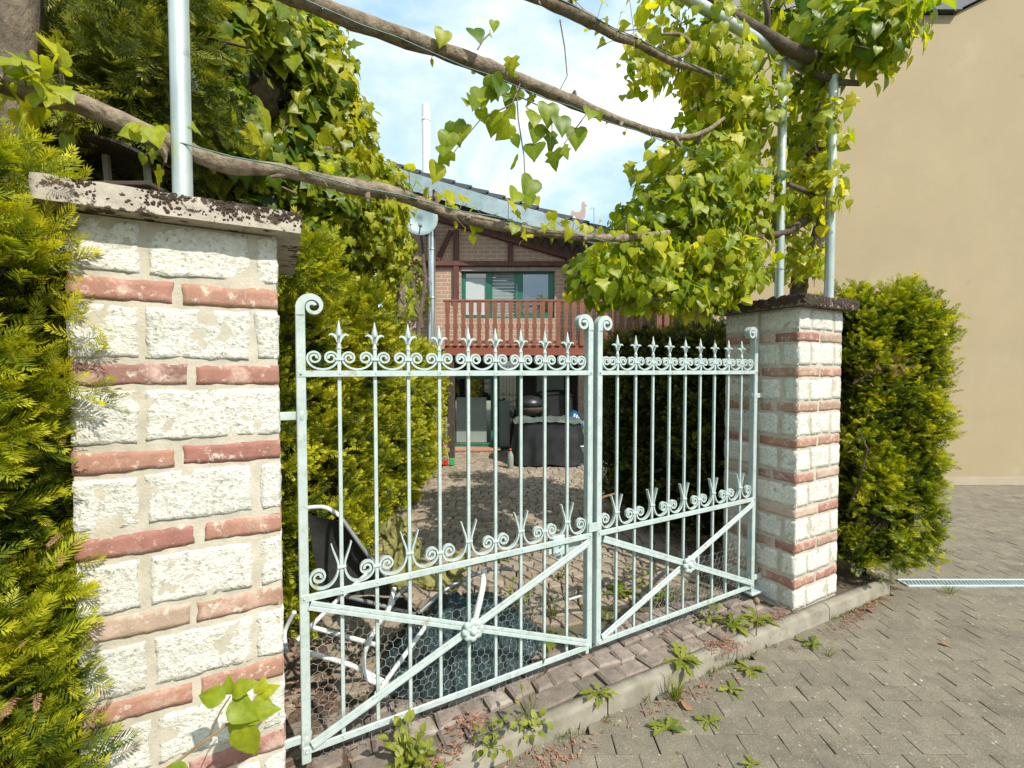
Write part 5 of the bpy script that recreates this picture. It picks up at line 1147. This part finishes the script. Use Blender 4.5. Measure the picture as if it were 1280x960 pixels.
# ------------------------------------------------------------------ weeds, one object each
def weed(kind, px, py, z, size, n, label, group=None, tone=.6, D=None):
    p = on_ground(px, py, z); cl = Cloud()
    if kind == 'dandelion':
        a = rng.uniform(0, 2 * PI, n); el = rng.uniform(.15, .9, n); y = np.stack([np.cos(a), np.sin(a), el], -1); zz = np.stack([-np.cos(a) * .4, -np.sin(a) * .4, np.ones(n)], -1) + rnd(n, .15)
        size = size * .74; blades(cl, DANDY, np.repeat(np.array([p]), n, 0) + rnd(n, .004), y, zz, rng.uniform(.6, 1.1, n) * size, tone + rnd(n, .16)[:, 0]); nm, cat = 'dandelion', 'weed'
    elif kind == 'leafy':
        P = np.array(p) + rnd(n) * np.array([.32, .32, .0]) * size; P[:, 2] = p.z + np.abs(rng.normal(size=n)) * .55 * size
        y = (P - np.array(p)) + rnd(n, .35) * size + np.array([0, 0, -.05]) ; ST = (np.array([(-.5, 0, 0), (-.5, 1, 0), (.5, 1, 0), (.5, 0, 0)]), np.array([(0, 1, 2, 3)]), np.zeros(4)); dv = P - np.array(p); Ln = np.linalg.norm(dv, axis=1); bs = basis(dv + 1e-6, rnd(n)); bs[:, :, 0] *= .003; bs[:, :, 1] *= np.maximum(Ln, .004)[:, None]
        cl.put(ST[0], ST[1], ST[2], np.repeat(np.array([p]), n, 0), bs, np.ones(n), np.full(n, .4)); blades(cl, OVATE, P, y, np.array([0, -.3, 1.0]) + rnd(n, .4), rng.uniform(.2, .36, n) * size, tone + rnd(n, .15)[:, 0])
        nm, cat = 'leafy_weed', 'weed'
    else:
        a = rng.uniform(0, 2 * PI, n); y = np.stack([np.cos(a) * .35, np.sin(a) * .35, np.ones(n)], -1) + rnd(n, .2)
        V = np.array([(-.02, 0, 0), (-.018, .5, .02), (0, 1, .12), (.018, .5, .02), (.02, 0, 0), (.0, 0, .005)], float); Fq = np.array([(0, 1, 3, 4), (1, 2, 2, 3)])[:1]
        V = np.array([(-.02, 0, 0), (-.016, .55, .03), (.016, .55, .03), (.02, 0, 0), (-.003, 1.0, .14), (.003, 1.0, .14)], float); Fq = np.array([(0, 1, 2, 3), (1, 4, 5, 2)]); Tt = np.array([-.1, 0, 0, -.1, .1, .1])
        blades(cl, (V, Fq, Tt), np.repeat(np.array([p]), n, 0) + rnd(n, .012) * np.array([1, 1, 0]), y, rnd(n), rng.uniform(.5, 1.1, n) * size, tone + rnd(n, .15)[:, 0]); nm, cat = 'grass_tuft', 'grass tuft'
    o = cl.build(nm, 'weed_leaf', None, p); tag(o, label, cat, group); return o
GW = 'weeds in the paving'
SZ = STREET_Z
for a in (('dandelion', 851, 826, 0, .17, 16, 'large dandelion rosette on the setts before the right gate leaf'),
          ('dandelion', 747, 868, 0, .13, 12, 'dandelion rosette on the setts just below the two lock posts'),
          ('leafy', 661, 908, 0, .13, 30, 'round leaved weed on the setts, middle of three under the left leaf'),
          ('leafy', 615, 934, 0, .12, 26, 'small round leaved weed, between the big leafy weed and its smaller neighbour'),
          ('leafy', 514, 962, 0, .15, 80, 'biggest leafy weed, at the bottom edge under the left gate leaf'),
          ('grass', 844, 874, SZ, .15, 46, 'upright grass tuft growing against the kerb face'),
          ('dandelion', 915, 782, 0, .17, 18, 'wide dandelion clump at the foot of the mossy pillar, left one'),
          ('dandelion', 948, 776, 0, .15, 18, 'dandelion clump touching the foot of the mossy pillar'),
          ('leafy', 885, 776, 0, .12, 30, 'low weed under the bottom rail near the mossy pillar'),
          ('dandelion', 937, 838, SZ, .12, 16, 'pale weed at the kerb foot, left of the crack in the paving'),
          ('dandelion', 912, 862, SZ, .11, 12, 'flat weed on the street a hand from the kerb'),
          ('dandelion', 1016, 806, SZ, .13, 14, 'flat weed on the street below the mossy pillar, nearest it'),
          ('grass', 1036, 820, SZ, .08, 22, 'thin grass tuft on the street below the mossy pillar'),
          ('dandelion', 833, 912, SZ, .12, 14, 'dandelion on the street in front of the grass tuft'),
          ('dandelion', 886, 904, SZ, .10, 12, 'small dandelion on the street right of the red leaf'),
          ('dandelion', 940, 958, SZ, .07, 9, 'tiny weed at the bottom edge of the street'),
          ('grass', 1187, 742, SZ, .10, 26, 'pale tuft beside the drain grate'),
          ('dandelion', 1140, 708, SZ, .12, 12, 'flat weed behind the drain grate by the bush')):
    weed(*a, group=GW, tone=.78)
YW = 'weeds in the yard'
for a in (('leafy', 640, 752, 0, .14, 16, 'yard weed behind the left gate rosette'), ('dandelion', 692, 800, 0, .16, 14, 'yard dandelion low behind the left lock post'), ('leafy', 700, 722, 0, .12, 16, 'yard weed seen under the lock box'), ('dandelion', 775, 742, 0, .18, 16, 'yard dandelion just right of the two lock posts'), ('leafy', 800, 735, 0, .14, 20, 'yard weed behind the second bar of the right leaf'), ('dandelion', 825, 748, 0, .16, 16, 'yard dandelion left of the right gate rosette'), ('leafy', 760, 768, 0, .12, 14, 'small yard weed behind the right lock post'), ('grass', 690, 770, 0, .14, 40, 'grass tuft behind the left lock post'), ('dandelion', 626, 700, 0, .1, 12, 'small yard weed beyond the dark plastic sheet'), ('leafy', 660, 745, 0, .1, 12, 'yard weed beside the thin dry twig')):
    weed(*a, group=YW, tone=.66)
# bramble shoot in front of the near pillar
p0 = at(178, 985, 1.05); br = plant('bramble_shoot', 'young bramble shoot with bright leaves leaning in front of the near pillar', 'plant', p0)
mb = MB(); tip = at(325, 868, 1.26)
S = [p0, at(240, 938, 1.12), at(285, 905, 1.18), at(310, 882, 1.23), tip]; mb.tube(S, [.0045, .004, .0035, .003, .002], 8); mb.tube([at(262, 920, 1.16), at(275, 890, 1.17), at(288, 870, 1.17)], .0022, 6); mb.tube([at(285, 905, 1.18), at(300, 902, 1.19), at(312, 900, 1.2)], .002, 6); mb.build('stem', 'stick_brown', br, p0)
cl = Cloud()
for (x, y, D, yd, zd, sz, tn) in ((303, 900, 1.19, (.28, -.1, -1), (.1, -1, .25), .115, .72), (300, 900, 1.2, (-.35, 0, -1), (-.3, -1, .1), .085, .62), (305, 896, 1.2, (1, .2, .2), (.1, -.6, 1), .09, .66), (282, 872, 1.17, (-1, -.1, .15), (0, -.9, .7), .075, .6), (290, 866, 1.18, (1, 0, .5), (0, -.8, .8), .07, .7), (296, 862, 1.19, (.5, 0, -1), (0, -1, .3), .06, .8), (286, 880, 1.17, (.7, 0, -.4), (0, -.8, .8), .09, .6), (325, 868, 1.26, (1, .1, .4), (0, -1, .4), .055, .95), (322, 868, 1.25, (.4, .1, 1), (.4, -1, .2), .05, .9), (318, 872, 1.25, (.9, 0, -.3), (0, -1, .6), .05, .85), (288, 868, 1.18, (-.2, 0, 1), (0, -1, .3), .05, .6), (205, 962, 1.08, (.9, 0, -.5), (0, -.7, .9), .08, .5)):
    blades(cl, OVATE, np.array([at(x, y, D)]), np.array([yd], float), np.array([zd], float), np.array([sz]), np.array([tn]))
cl.build('leaf', 'bramble_leaf', br, p0)
# ------------------------------------------------------------------ things in the yard
def rounded(a, hw, hd, p=4):
    c, s = math.cos(a), math.sin(a); k = (abs(c) ** p + abs(s) ** p) ** (-1 / p); return hw * c * k, hd * s * k
def draped(name, mat, mat2, base, hw, hd, H, label, cat, seed, folds=13, flare=.12, top_over=.06, lump=.05):
    """a waterproof cover over furniture: flat wrinkled top, folded skirt"""
    root = empty(name, base, 0, label, cat); sd = Vector((seed * 3.1, seed, 0))
    def top(u, v):
        a = 2 * PI * u; x, y = rounded(a, hw + top_over * v, hd + top_over * v); k = v ** .8
        q = Vector((x * k, y * k, 0)); z = H + lump * (mnoise.noise(q * 3 + sd) + .5 * mnoise.noise(q * 9 + sd)) - .05 * max(0, v - .8) / .2 - .02 * v
        return Vector((base.x + q.x, base.y + q.y, base.z + z))
    def skirt(u, v):
        a = 2 * PI * u; f = 1 + flare * v + (.05 + .02 * math.sin(2 * a)) * v * math.sin(folds * a + seed + 2 * math.sin(3 * a)) + .02 * mnoise.noise(Vector((a * 4, v * 4, seed)))
        x, y = rounded(a, hw * f, hd * f); z = (H - .07) * (1 - v) + .012 + .03 * (v > .95) * (.5 + .5 * math.sin(7 * a))
        return Vector((base.x + x, base.y + y, base.z + z))
    mb = MB(); mb.grid(skirt, 96, 16, closeu=True); mb.build('skirt', mat2, root, base)
    mb = MB(); mb.grid(top, 72, 14, closeu=True); mb.build('top_sheet', mat, root, base)
    return root
b = on_ground(688, 583, 0); b = Vector((b.x - .02, b.y + .45, 0))
draped('covered_table', 'cover_top', 'cover_black', b, .60, .42, .82, 'garden table under a black waterproof cover in front of the house', 'covered furniture', 2, 11, .18, .04, .07)
b2 = Vector((b.x + .22, b.y + .95, 0)); draped('covered_chair_stack', 'cover_black', 'cover_black', b2, .36, .36, 1.28, 'taller stack under a shiny black cover behind the covered table', 'covered furniture', 5, 9, .1, .03)
b3 = Vector((b.x - .30, b.y + 0.62, 0)); rt_ = empty('kettle_grill', b3, 0, 'dark garden grill with a domed lid behind the covered table', 'grill')
mb = MB(); mb.lathe([(.02, .78), (.2, .82), (.27, .92), (.28, .98)], b3, 24); mb.build('bowl', 'dark_wood', rt_, b3)
mb = MB(); mb.lathe([(.285, .98), (.27, 1.08), (.18, 1.17), (.03, 1.2), (.0, 1.2)], b3, 24); mb.build('lid', 'cover_black', rt_, b3)
for a in (0.3, 2.4, 4.5):
    mb = MB(); mb.tube([b3 + Vector((.12 * math.cos(a), .12 * math.sin(a), .82)), b3 + Vector((.3 * math.cos(a), .3 * math.sin(a), 0))], .013, 8); mb.build('leg', 'grey_tube', rt_, b3)
# white bin, blue bag, watering can, bottle, broom, slat panel
p = on_ground(722, 580, 0); bw = .11
bn = empty('white_bin', p, 0, 'white plastic bin beside the covered table', 'bin')
mb = MB(); prof = [(.085, 0), (.09, .01), (.105, .33), (.115, .33), (.115, .35), (.1, .35), (.085, .03), (0, .03)]
mb.lathe(prof, p, 24, fn=lambda th, r, z: 1 / (abs(math.cos(th)) ** 6 + abs(math.sin(th)) ** 6) ** (1 / 6)); mb.build('body', 'white_plastic', bn, p)
mb = MB(); mb.box(p + Vector((0, -.118, .31)), (.06, .015, .03), bev=.005); mb.build('clip', 'red_plastic', bn, p)
bb = Vector((p.x + .0, p.y + .45, 0)); bx = empty('low_wooden_box', bb, 0, 'dark low wooden box behind the white bin', 'box')
mb = MB()
for k in range(4): mb.box(bb + Vector((0, -.18, .06 + k * .115)), (.55, .02, .105), bev=.004)
mb.box(bb + Vector((-.26, .02, .23)), (.02, .38, .46), bev=.003); mb.box(bb + Vector((.26, .02, .23)), (.02, .38, .46), bev=.003); mb.box(bb + Vector((0, .2, .23)), (.5, .02, .46), bev=.003); mb.build('body', 'dark_wood', bx, bb)
mb = MB(); mb.box(bb + Vector((0, .01, .475)), (.58, .44, .025), bev=.005); mb.build('lid', 'dark_wood', bx, bb)
mb = MB(); cb_ = bb + Vector((-.02, -.03, .49))
def fn(u, v):
    a = 2 * PI * u; r = .2 * (math.sin(PI * min(1, .12 + v * .88)) ** .6) * (1 - .25 * v); n_ = mnoise.noise(Vector((math.cos(a) * 3, math.sin(a) * 3, v * 5)))
    return cb_ + Vector((r * (1 + .25 * n_) * math.cos(a), r * (1 + .2 * n_) * math.sin(a), .46 * v))
mb.grid(fn, 40, 18, closeu=True); tag(mb.build('plastic_bag', 'blue_plastic', None, cb_), 'crumpled shiny blue plastic bag on the low wooden box', 'bag')
cw = bb + Vector((.19, .0, .49)); wc = empty('watering_can', cw + Vector((0, 0, 0)), 0, 'lime green watering can standing at the right of the blue bag', 'watering can')
mb = MB(); mb.lathe([(.085, 0), (.09, .02), (.085, .2), (.05, .235), (.045, .25), (.035, .25), (.03, .2), (0, .2)], cw, 20); mb.build('body', 'lime_plastic', wc, cw)
mb = MB(); mb.tube([cw + Vector((-.07, 0, .05)), cw + Vector((-.16, -.02, .16)), cw + Vector((-.24, -.04, .30))], [.022, .016, .012], 10); mb.build('spout', 'lime_plastic', wc, cw)
mb = MB(); mb.tube([cw + Vector((.03, 0, .24)), cw + Vector((.08, 0, .32)), cw + Vector((.15, 0, .26)), cw + Vector((.15, 0, .12)), cw + Vector((.08, 0, .07))], .011, 8); mb.build('handle', 'lime_plastic', wc, cw)
p = on_ground(638, 585, 0); bo = empty('plastic_bottle', p, 0, 'clear bottle with red cap standing left of the covered table', 'bottle')
mb = MB(); mb.lathe([(.05, 0), (.055, .01), (.055, .2), (.05, .23), (.022, .29), (.02, .31), (0, .31)], p, 18); mb.build('body', 'panel_grey', bo, p)
mb = MB(); mb.lathe([(.024, .3), (.024, .34), (0, .341)], p, 14); mb.build('cap', 'red_plastic', bo, p)
p = on_ground(561, 582, 0); bs = empty('broom', p, 0, 'broom with wooden handle leaning on the hedge, red and green head', 'broom')
mb = MB(); q = at(547, 525, p.y + .15); mb.tube([p + Vector((0, 0, .1)), (p + q) / 2, q], .014, 8); mb.build('handle', 'wood_handle', bs, p)
mb = MB(); mb.box(p + Vector((-.06, 0, .06)), (.10, .06, .1), bev=.01); mb.build('brush_block', 'red_plastic', bs, p)
mb = MB(); mb.box(p + Vector((.06, 0, .07)), (.09, .06, .12), bev=.01); mb.build('brush_block', 'green_plastic', bs, p)
p = on_ground(549, 578, 0); sp = empty('slatted_panel', p, 0, 'weathered slatted wood panel standing at the end of the left hedge', 'panel')
for k in range(5):
    mb = MB(); mb.box(p + Vector((-.16 + k * .07, .06, .42)), (.045, .02, .84), bev=.004); mb.build('slat', 'grey_wood', sp, p)
mb = MB(); mb.box(p + Vector((-.02, .085, .2)), (.4, .025, .05), bev=.004); mb.box(p + Vector((-.02, .085, .68)), (.4, .025, .05), bev=.004); mb.build('batten', 'grey_wood', sp, p)
# neighbour's wooden screen glimpsed over the right hedge
p = Vector((hx(850, 7.4), 7.4, 0)); fs = empty('wooden_screen', p, 0, 'reddish wooden screen fence glimpsed above the right hedge', 'fence')
for k in range(7):
    mb = MB(); mb.box(p + Vector((-.36 + k * .125, 0, 1.45)), (.09, .025, 2.9), bev=.005); mb.build('board', 'balcony_wood', fs, p)
for z in (1.0, 2.75):
    mb = MB(); mb.box(p + Vector((0, .035, z)), (.95, .04, .07), bev=.005); mb.build('rail', 'balcony_wood', fs, p)
# the folded recliner lying behind the gate
def tubeset(root, org, name, mat, lists, r, n=12):
    for L in lists:
        mb = MB(); P = [at(*p) for p in L]; out = []
        for i in range(len(P) - 1):
            p0, p1, p2, p3 = P[max(i - 1, 0)], P[i], P[i + 1], P[min(i + 2, len(P) - 1)]
            for k in range(6):
                f = k / 6; out.append(0.5 * ((2 * p1) + (p2 - p0) * f + (2 * p0 - 5 * p1 + 4 * p2 - p3) * f * f + (3 * p1 - p0 - 3 * p2 + p3) * f ** 3))
        out.append(P[-1]); mb.tube(out, r, n); mb.build(name, mat, root, org)
o = on_ground(450, 850, 0); rc = empty('folding_recliner', o, 0, 'white tube folding recliner with dark mesh seat, tipped over behind the left gate leaf', 'chair')
tubeset(rc, o, 'frame_tube', 'white_tube', [[(375, 636, 2.35), (405, 634, 2.35), (425, 645, 2.35)], [(372, 800, 2.2), (420, 752, 2.3), (490, 690, 2.4)], [(470, 868, 2.0), (540, 772, 2.2)], [(492, 752, 2.15), (470, 785, 2.1), (455, 820, 2.08), (460, 848, 2.06), (485, 858, 2.05)], [(383, 815, 2.1), (440, 832, 2.1), (485, 855, 2.05)], [(358, 815, 2.2), (356, 790, 2.3), (368, 765, 2.3)], [(484, 768, 2.1), (493, 735, 2.2)], [(567, 712, 2.5), (581, 732, 2.45)], [(383, 782, 2.25), (470, 806, 2.2)]], .0115)
tubeset(rc, o, 'bent_tube', 'grey_tube', [[(425, 645, 2.35), (465, 700, 2.35), (500, 738, 2.35)], [(512, 730, 2.3), (490, 752, 2.2)], [(525, 765, 2.25), (560, 735, 2.35), (610, 712, 2.5), (640, 712, 2.6)], [(420, 742, 2.4), (520, 768, 2.4)]], .0115)
tubeset(rc, o, 'arm_rest', 'white_tube', [[(605, 712, 2.3), (603, 735, 2.25), (594, 775, 2.2)]], .016)
mb = MB()
def fn(u, v):
    a = at(384, 643, 2.37).lerp(at(425, 652, 2.37), u); c_ = at(400, 742, 2.45).lerp(at(505, 745, 2.4), u); p = a.lerp(c_, v); return p + Vector((0, .05 * math.sin(PI * u) * math.sin(PI * v) + .01 * mnoise.noise(p * 12), 0))
mb.grid(fn, 16, 16)
def fn(u, v):
    a = at(400, 744, 2.45).lerp(at(505, 747, 2.4), u); c_ = at(430, 770, 2.75).lerp(at(530, 775, 2.7), u); p = a.lerp(c_, v); return p + Vector((0, 0, -.04 * math.sin(PI * u) * math.sin(PI * v) + .01 * mnoise.noise(p * 12)))
mb.grid(fn, 16, 10); mb.build('seat_mesh', 'black_mesh', rc, o)
# olive cushion crumpled on top
def lumpsheet(c, A, B, hw, hh, thick, seed, nm, mat, label, cat, amp=.05):
    c, A, B = Vector(c), Vector(A).normalized(), Vector(B).normalized(); Nn = A.cross(B).normalized(); root_o = c
    def fn(u, v):
        th = 2 * PI * u; ph = PI * v; x, y = rounded(th, 1, 1, 3.2); s_ = math.sin(ph) ** .5; q = Vector((x * s_ * hw, y * s_ * hh, 0))
        n_ = mnoise.noise(Vector((q.x * 16, q.y * 16, seed))); r_ = 1 - abs(mnoise.noise(Vector((q.x * 30 + seed, q.y * 14, seed * 2)))) * 3.4 + .5 * (1 - 3.4 * abs(mnoise.noise(Vector((q.x * 20, q.y * 46 + seed, seed)))))
        h = thick * math.cos(ph) * (1 + .3 * n_) + amp * (n_ * .6 + .34 * r_) * s_
        return c + A * q.x * (1 + .15 * n_) + B * q.y * (1 + .12 * n_) + Nn * h
    mb = MB(); mb.grid(fn, 90, 50, closeu=True); return tag(mb.build(nm, mat, None, c), label, cat)
cu = empty('folded_cushion', at(520, 705, 2.4), 0, 'olive green cushion folded over the tipped recliner', 'cushion')
for args in ((at(497, 672, 2.42), (1, .1, .5), (-.35, 0, 1), .085, .115, .028, 1.0), (at(506, 705, 2.36), (.9, .2, -.5), (.3, .2, 1), .07, .15, .035, 3.0), (at(545, 722, 2.40), (1, .1, -.25), (.2, .5, .8), .14, .07, .035, 6.0), (at(573, 704, 2.42), (1, .1, .2), (.0, .4, 1), .06, .06, .03, 9.0)):
    o_ = lumpsheet(*args, 'cushion_fold', 'olive_cloth', None, None, .055); o_.parent = cu; o_.location = Vector(o_.location) - cu.location
# dark plastic sheet heaped at the gate foot
pc = G(0.86, 0.42, 0.0)
def fn(u, v):
    a = 2 * PI * u; rr = v; x, y = rounded(a, .50, .30, 2.6); q = Vector((x * rr, y * rr, 0))
    n1 = mnoise.noise(q * 4 + Vector((3, 1, 0))); ridge = 0
    for k, (f, w_) in enumerate(((6, .5), (13, .42), (27, .34))): ridge += w_ * (1 - 2.4 * abs(mnoise.noise(Vector((q.x * f * 1.5 + q.y * f * .5, q.y * f * .6, k * 7.7)))))
    h = .30 * (1 - rr ** 2.2) ** .9 * (1 + .4 * n1) * (1 - .35 * max(0, q.x)) + .05 * ridge * (1 - rr ** 6) + .01
    w_ = U * (q.x * (1 + .06 * n1)) + N * (q.y * (1 + .1 * n1)); return pc + w_ + Vector((0, 0, max(0.004, h)))
mb = MB(); mb.grid(fn, 120, 60, closeu=True); tag(mb.build('plastic_sheet', 'teal_plastic', None, pc), 'heap of dark teal plastic sheet behind the wire netting', 'tarpaulin')
# dry stick caught in the gate, twigs, fallen leaves
mb = MB(); mb.tube([at(728, 648, 2.62), at(738, 632, 2.6), at(752, 622, 2.58), at(768, 617, 2.6)], [.012, .011, .009, .005], 8, wob=.3)
p = at(728, 648, 2.62); tag(mb.build('dry_stick', 'stick_brown', None, p), 'curved dry stick caught between the lock posts', 'stick')
mb = MB(); p = on_ground(545, 752, 0); q = [at(560, 722, 2.75), at(572, 740, 2.7), at(578, 765, 2.65)]; mb.tube(q, [.004, .004, .003], 6); mb.tube([q[1], at(555, 745, 2.7)], .0025, 5); tag(mb.build('dry_twig', 'stick_brown', None, q[2]), 'thin pale twig beyond the plastic sheet', 'twig')
mb = MB(); st = on_ground(945, 795, 0); mb.tube([st, st + Vector((.01, 0, .12)), st + Vector((-.005, .01, .22))], [.004, .0035, .002], 6); mb.lathe([(.002, .2), (.018, .215), (.02, .235), (.008, .25), (0, .251)], st, 10); tag(mb.build('dead_flower_stalk', 'stick_brown', None, st), 'dead flower stalk at the foot of the mossy pillar', 'plant')
def litter_leaf(px, py, z, size, label):
    p = on_ground(px, py, z); cl = Cloud(); blades(cl, OVATE, np.array([[p.x, p.y, p.z + .012]]), rnd(1) * np.array([1, 1, .1]), np.array([[.2, -.4, 1.]]), np.array([size]), np.array([.6])); tag(cl.build('fallen_leaf', 'dry_needle', None, p), label, 'leaf', 'fallen leaves')
litter_leaf(858, 890, STREET_Z, .09, 'curled reddish dead leaf on the street near the kerb')
litter_leaf(1175, 805, STREET_Z, .05, 'small dark dead leaf on the sunlit street')
litter_leaf(1090, 767, STREET_Z, .06, 'dead leaf lying at the kerb end by the bush')
mb = MB(); R = random.Random(5)
def scatter(c, n, sx, sy, rot, z, size):
    ca, sa = math.cos(rot), math.sin(rot)
    for _ in range(n):
        a, b_ = R.gauss(0, sx), R.gauss(0, sy); x, y = c.x + a * ca - b_ * sa, c.y + a * sa + b_ * ca; th = R.uniform(0, PI); L = R.uniform(.4, 1.4) * size; w_ = L * R.uniform(.15, .5); t = R.uniform(-.3, .3)
        dx, dy = math.cos(th), math.sin(th); zz = z + R.uniform(.002, .012)
        P = [(x - dx * L, y - dy * L, zz), (x + dy * w_, y - dx * w_, zz + .004 + t * w_), (x + dx * L, y + dy * L, zz + .003), (x - dy * w_, y + dx * w_, zz + .004 - t * w_)]
        mb.add(P, [(0, 1, 2, 3)], 0, R.random())
def kz(px, py, z): return on_ground(px, py, z)
scatter(kz(905, 808, 0), 240, .07, .05, GROT, .0, .012); scatter(kz(1080, 762, STREET_Z), 420, .30, .03, GROT + .1, STREET_Z, .012); scatter(kz(860, 868, STREET_Z), 160, .2, .035, GROT, STREET_Z, .010)
scatter(kz(690, 948, STREET_Z), 140, .12, .04, GROT, STREET_Z, .013); scatter(kz(585, 905, 0), 90, .06, .03, GROT, 0, .014); scatter(kz(550, 950, 0), 130, .10, .03, GROT, 0, .014); scatter(kz(970, 770, 0), 260, .12, .03, GROT, 0.004, .010)
scatter(kz(410, 800, 0), 120, .25, .2, 0, .006, .018); scatter(kz(400, 880, 0), 120, .2, .12, 0, .006, .018); scatter(kz(560, 770, 0), 160, .3, .15, 0, .002, .014); scatter(kz(1150, 860, STREET_Z), 60, .7, .3, 0, STREET_Z, .008); scatter(kz(700, 760, 0), 200, .5, .25, 0, 0, .010); scatter(kz(850, 760, 0), 160, .4, .2, GROT, 0, .010)
tag(mb.build('leaf_litter', 'litter'), kind='stuff')
# moss and tiny grass in the joints at the kerb foot
cl = Cloud(); n = 1500; s_ = rng.uniform(-.5, 4.2, n); keep = wav(np.stack([s_, s_ * .3, s_ * 0], -1), 1.5) > .1; s_ = s_[keep]; n = len(s_)
P = np.array([G(a, kerb_t(a) - abs(random.gauss(.008, .012)), STREET_Z) for a in s_])
V = np.array([(-.06, 0, 0), (-.04, .6, .03), (.04, .6, .03), (.06, 0, 0), (-.01, 1.0, .14), (.01, 1.0, .14)], float); Fq = np.array([(0, 1, 2, 3), (1, 4, 5, 2)]); TG = (V, Fq, np.array([-.1, 0, 0, -.1, .1, .1]))
blades(cl, TG, P, np.array([0, -.25, 1.]) + rnd(n, .5), rnd(n), rng.uniform(.010, .042, n), rng.uniform(.2, .8, n))
n = 1500; P = []
while len(P) < n:
    i, j = random.randrange(-4, 60), random.randrange(4, 40); x, y = (i * BW, j * BW + random.uniform(0, BW)) if random.random() < .5 else (i * BW + random.uniform(0, BW), j * BW)
    if in_street(x, y) and mnoise.noise(Vector((x * 1.1, y * 1.1, 2))) > .12: P.append((x, y, STREET_Z - .012))
P = np.array(P); blades(cl, TG, P, np.array([0, 0, .6]) + rnd(n, .5), rnd(n), rng.uniform(.006, .018, n), rng.uniform(.1, .7, n))
n = 1800; P = []
while len(P) < n:
    x, y = random.uniform(-1.2, 1.6), random.uniform(2.6, 6.4)
    if to_st((x, y))[1] > .4 and mnoise.noise(Vector((x * 1.5, y * 1.5, 9))) > .1: P.append((x, y, -.012))
P = np.array(P); blades(cl, TG, P, np.array([0, 0, .6]) + rnd(n, .5), rnd(n), rng.uniform(.008, .024, n), rng.uniform(.1, .7, n))
tag(cl.build('joint_moss', 'weed_leaf'), kind='stuff')
# weathered feeding table behind the near pillar
c = at(160, 215, 1.95); ft = empty('bird_table', c, 0, 'dark curved roof of an old bird table behind the near pillar coping', 'bird table')
def fn(u, v):
    x = -.20 + .40 * u; return c + Vector((x, -.15 + .3 * v, .075 - .9 * (x + .05) ** 2 - .12 * max(0, x)))
mb = MB(); mb.grid(fn, 20, 6)
def fn2(u, v): return fn(u, v) + Vector((0, 0, .012))
mb.grid(fn2, 20, 6)
for e in (0, 1): mb.grid(lambda u, v: fn(u, e) + Vector((0, 0, .012 * v)), 20, 2)
mb.build('roof', 'dark_wood', ft, c)
for dx in (-.04, .13):
    mb = MB(); mb.bar(c + Vector((dx, -.05, -.10)), c + Vector((dx - .01, -.05, .05)), .022, .022, up=(0, 1, 0), bev=.003); mb.build('leg', 'grey_wood', ft, c)
mb = MB(); mb.box(c + Vector((.03, 0, -.11)), (.36, .3, .02), bev=.004); mb.tube([c + Vector((.03, .05, -.12)), Vector((c.x + .03, c.y + .05, 0))], .03, 10); mb.build('tray', 'dark_wood', ft, c)
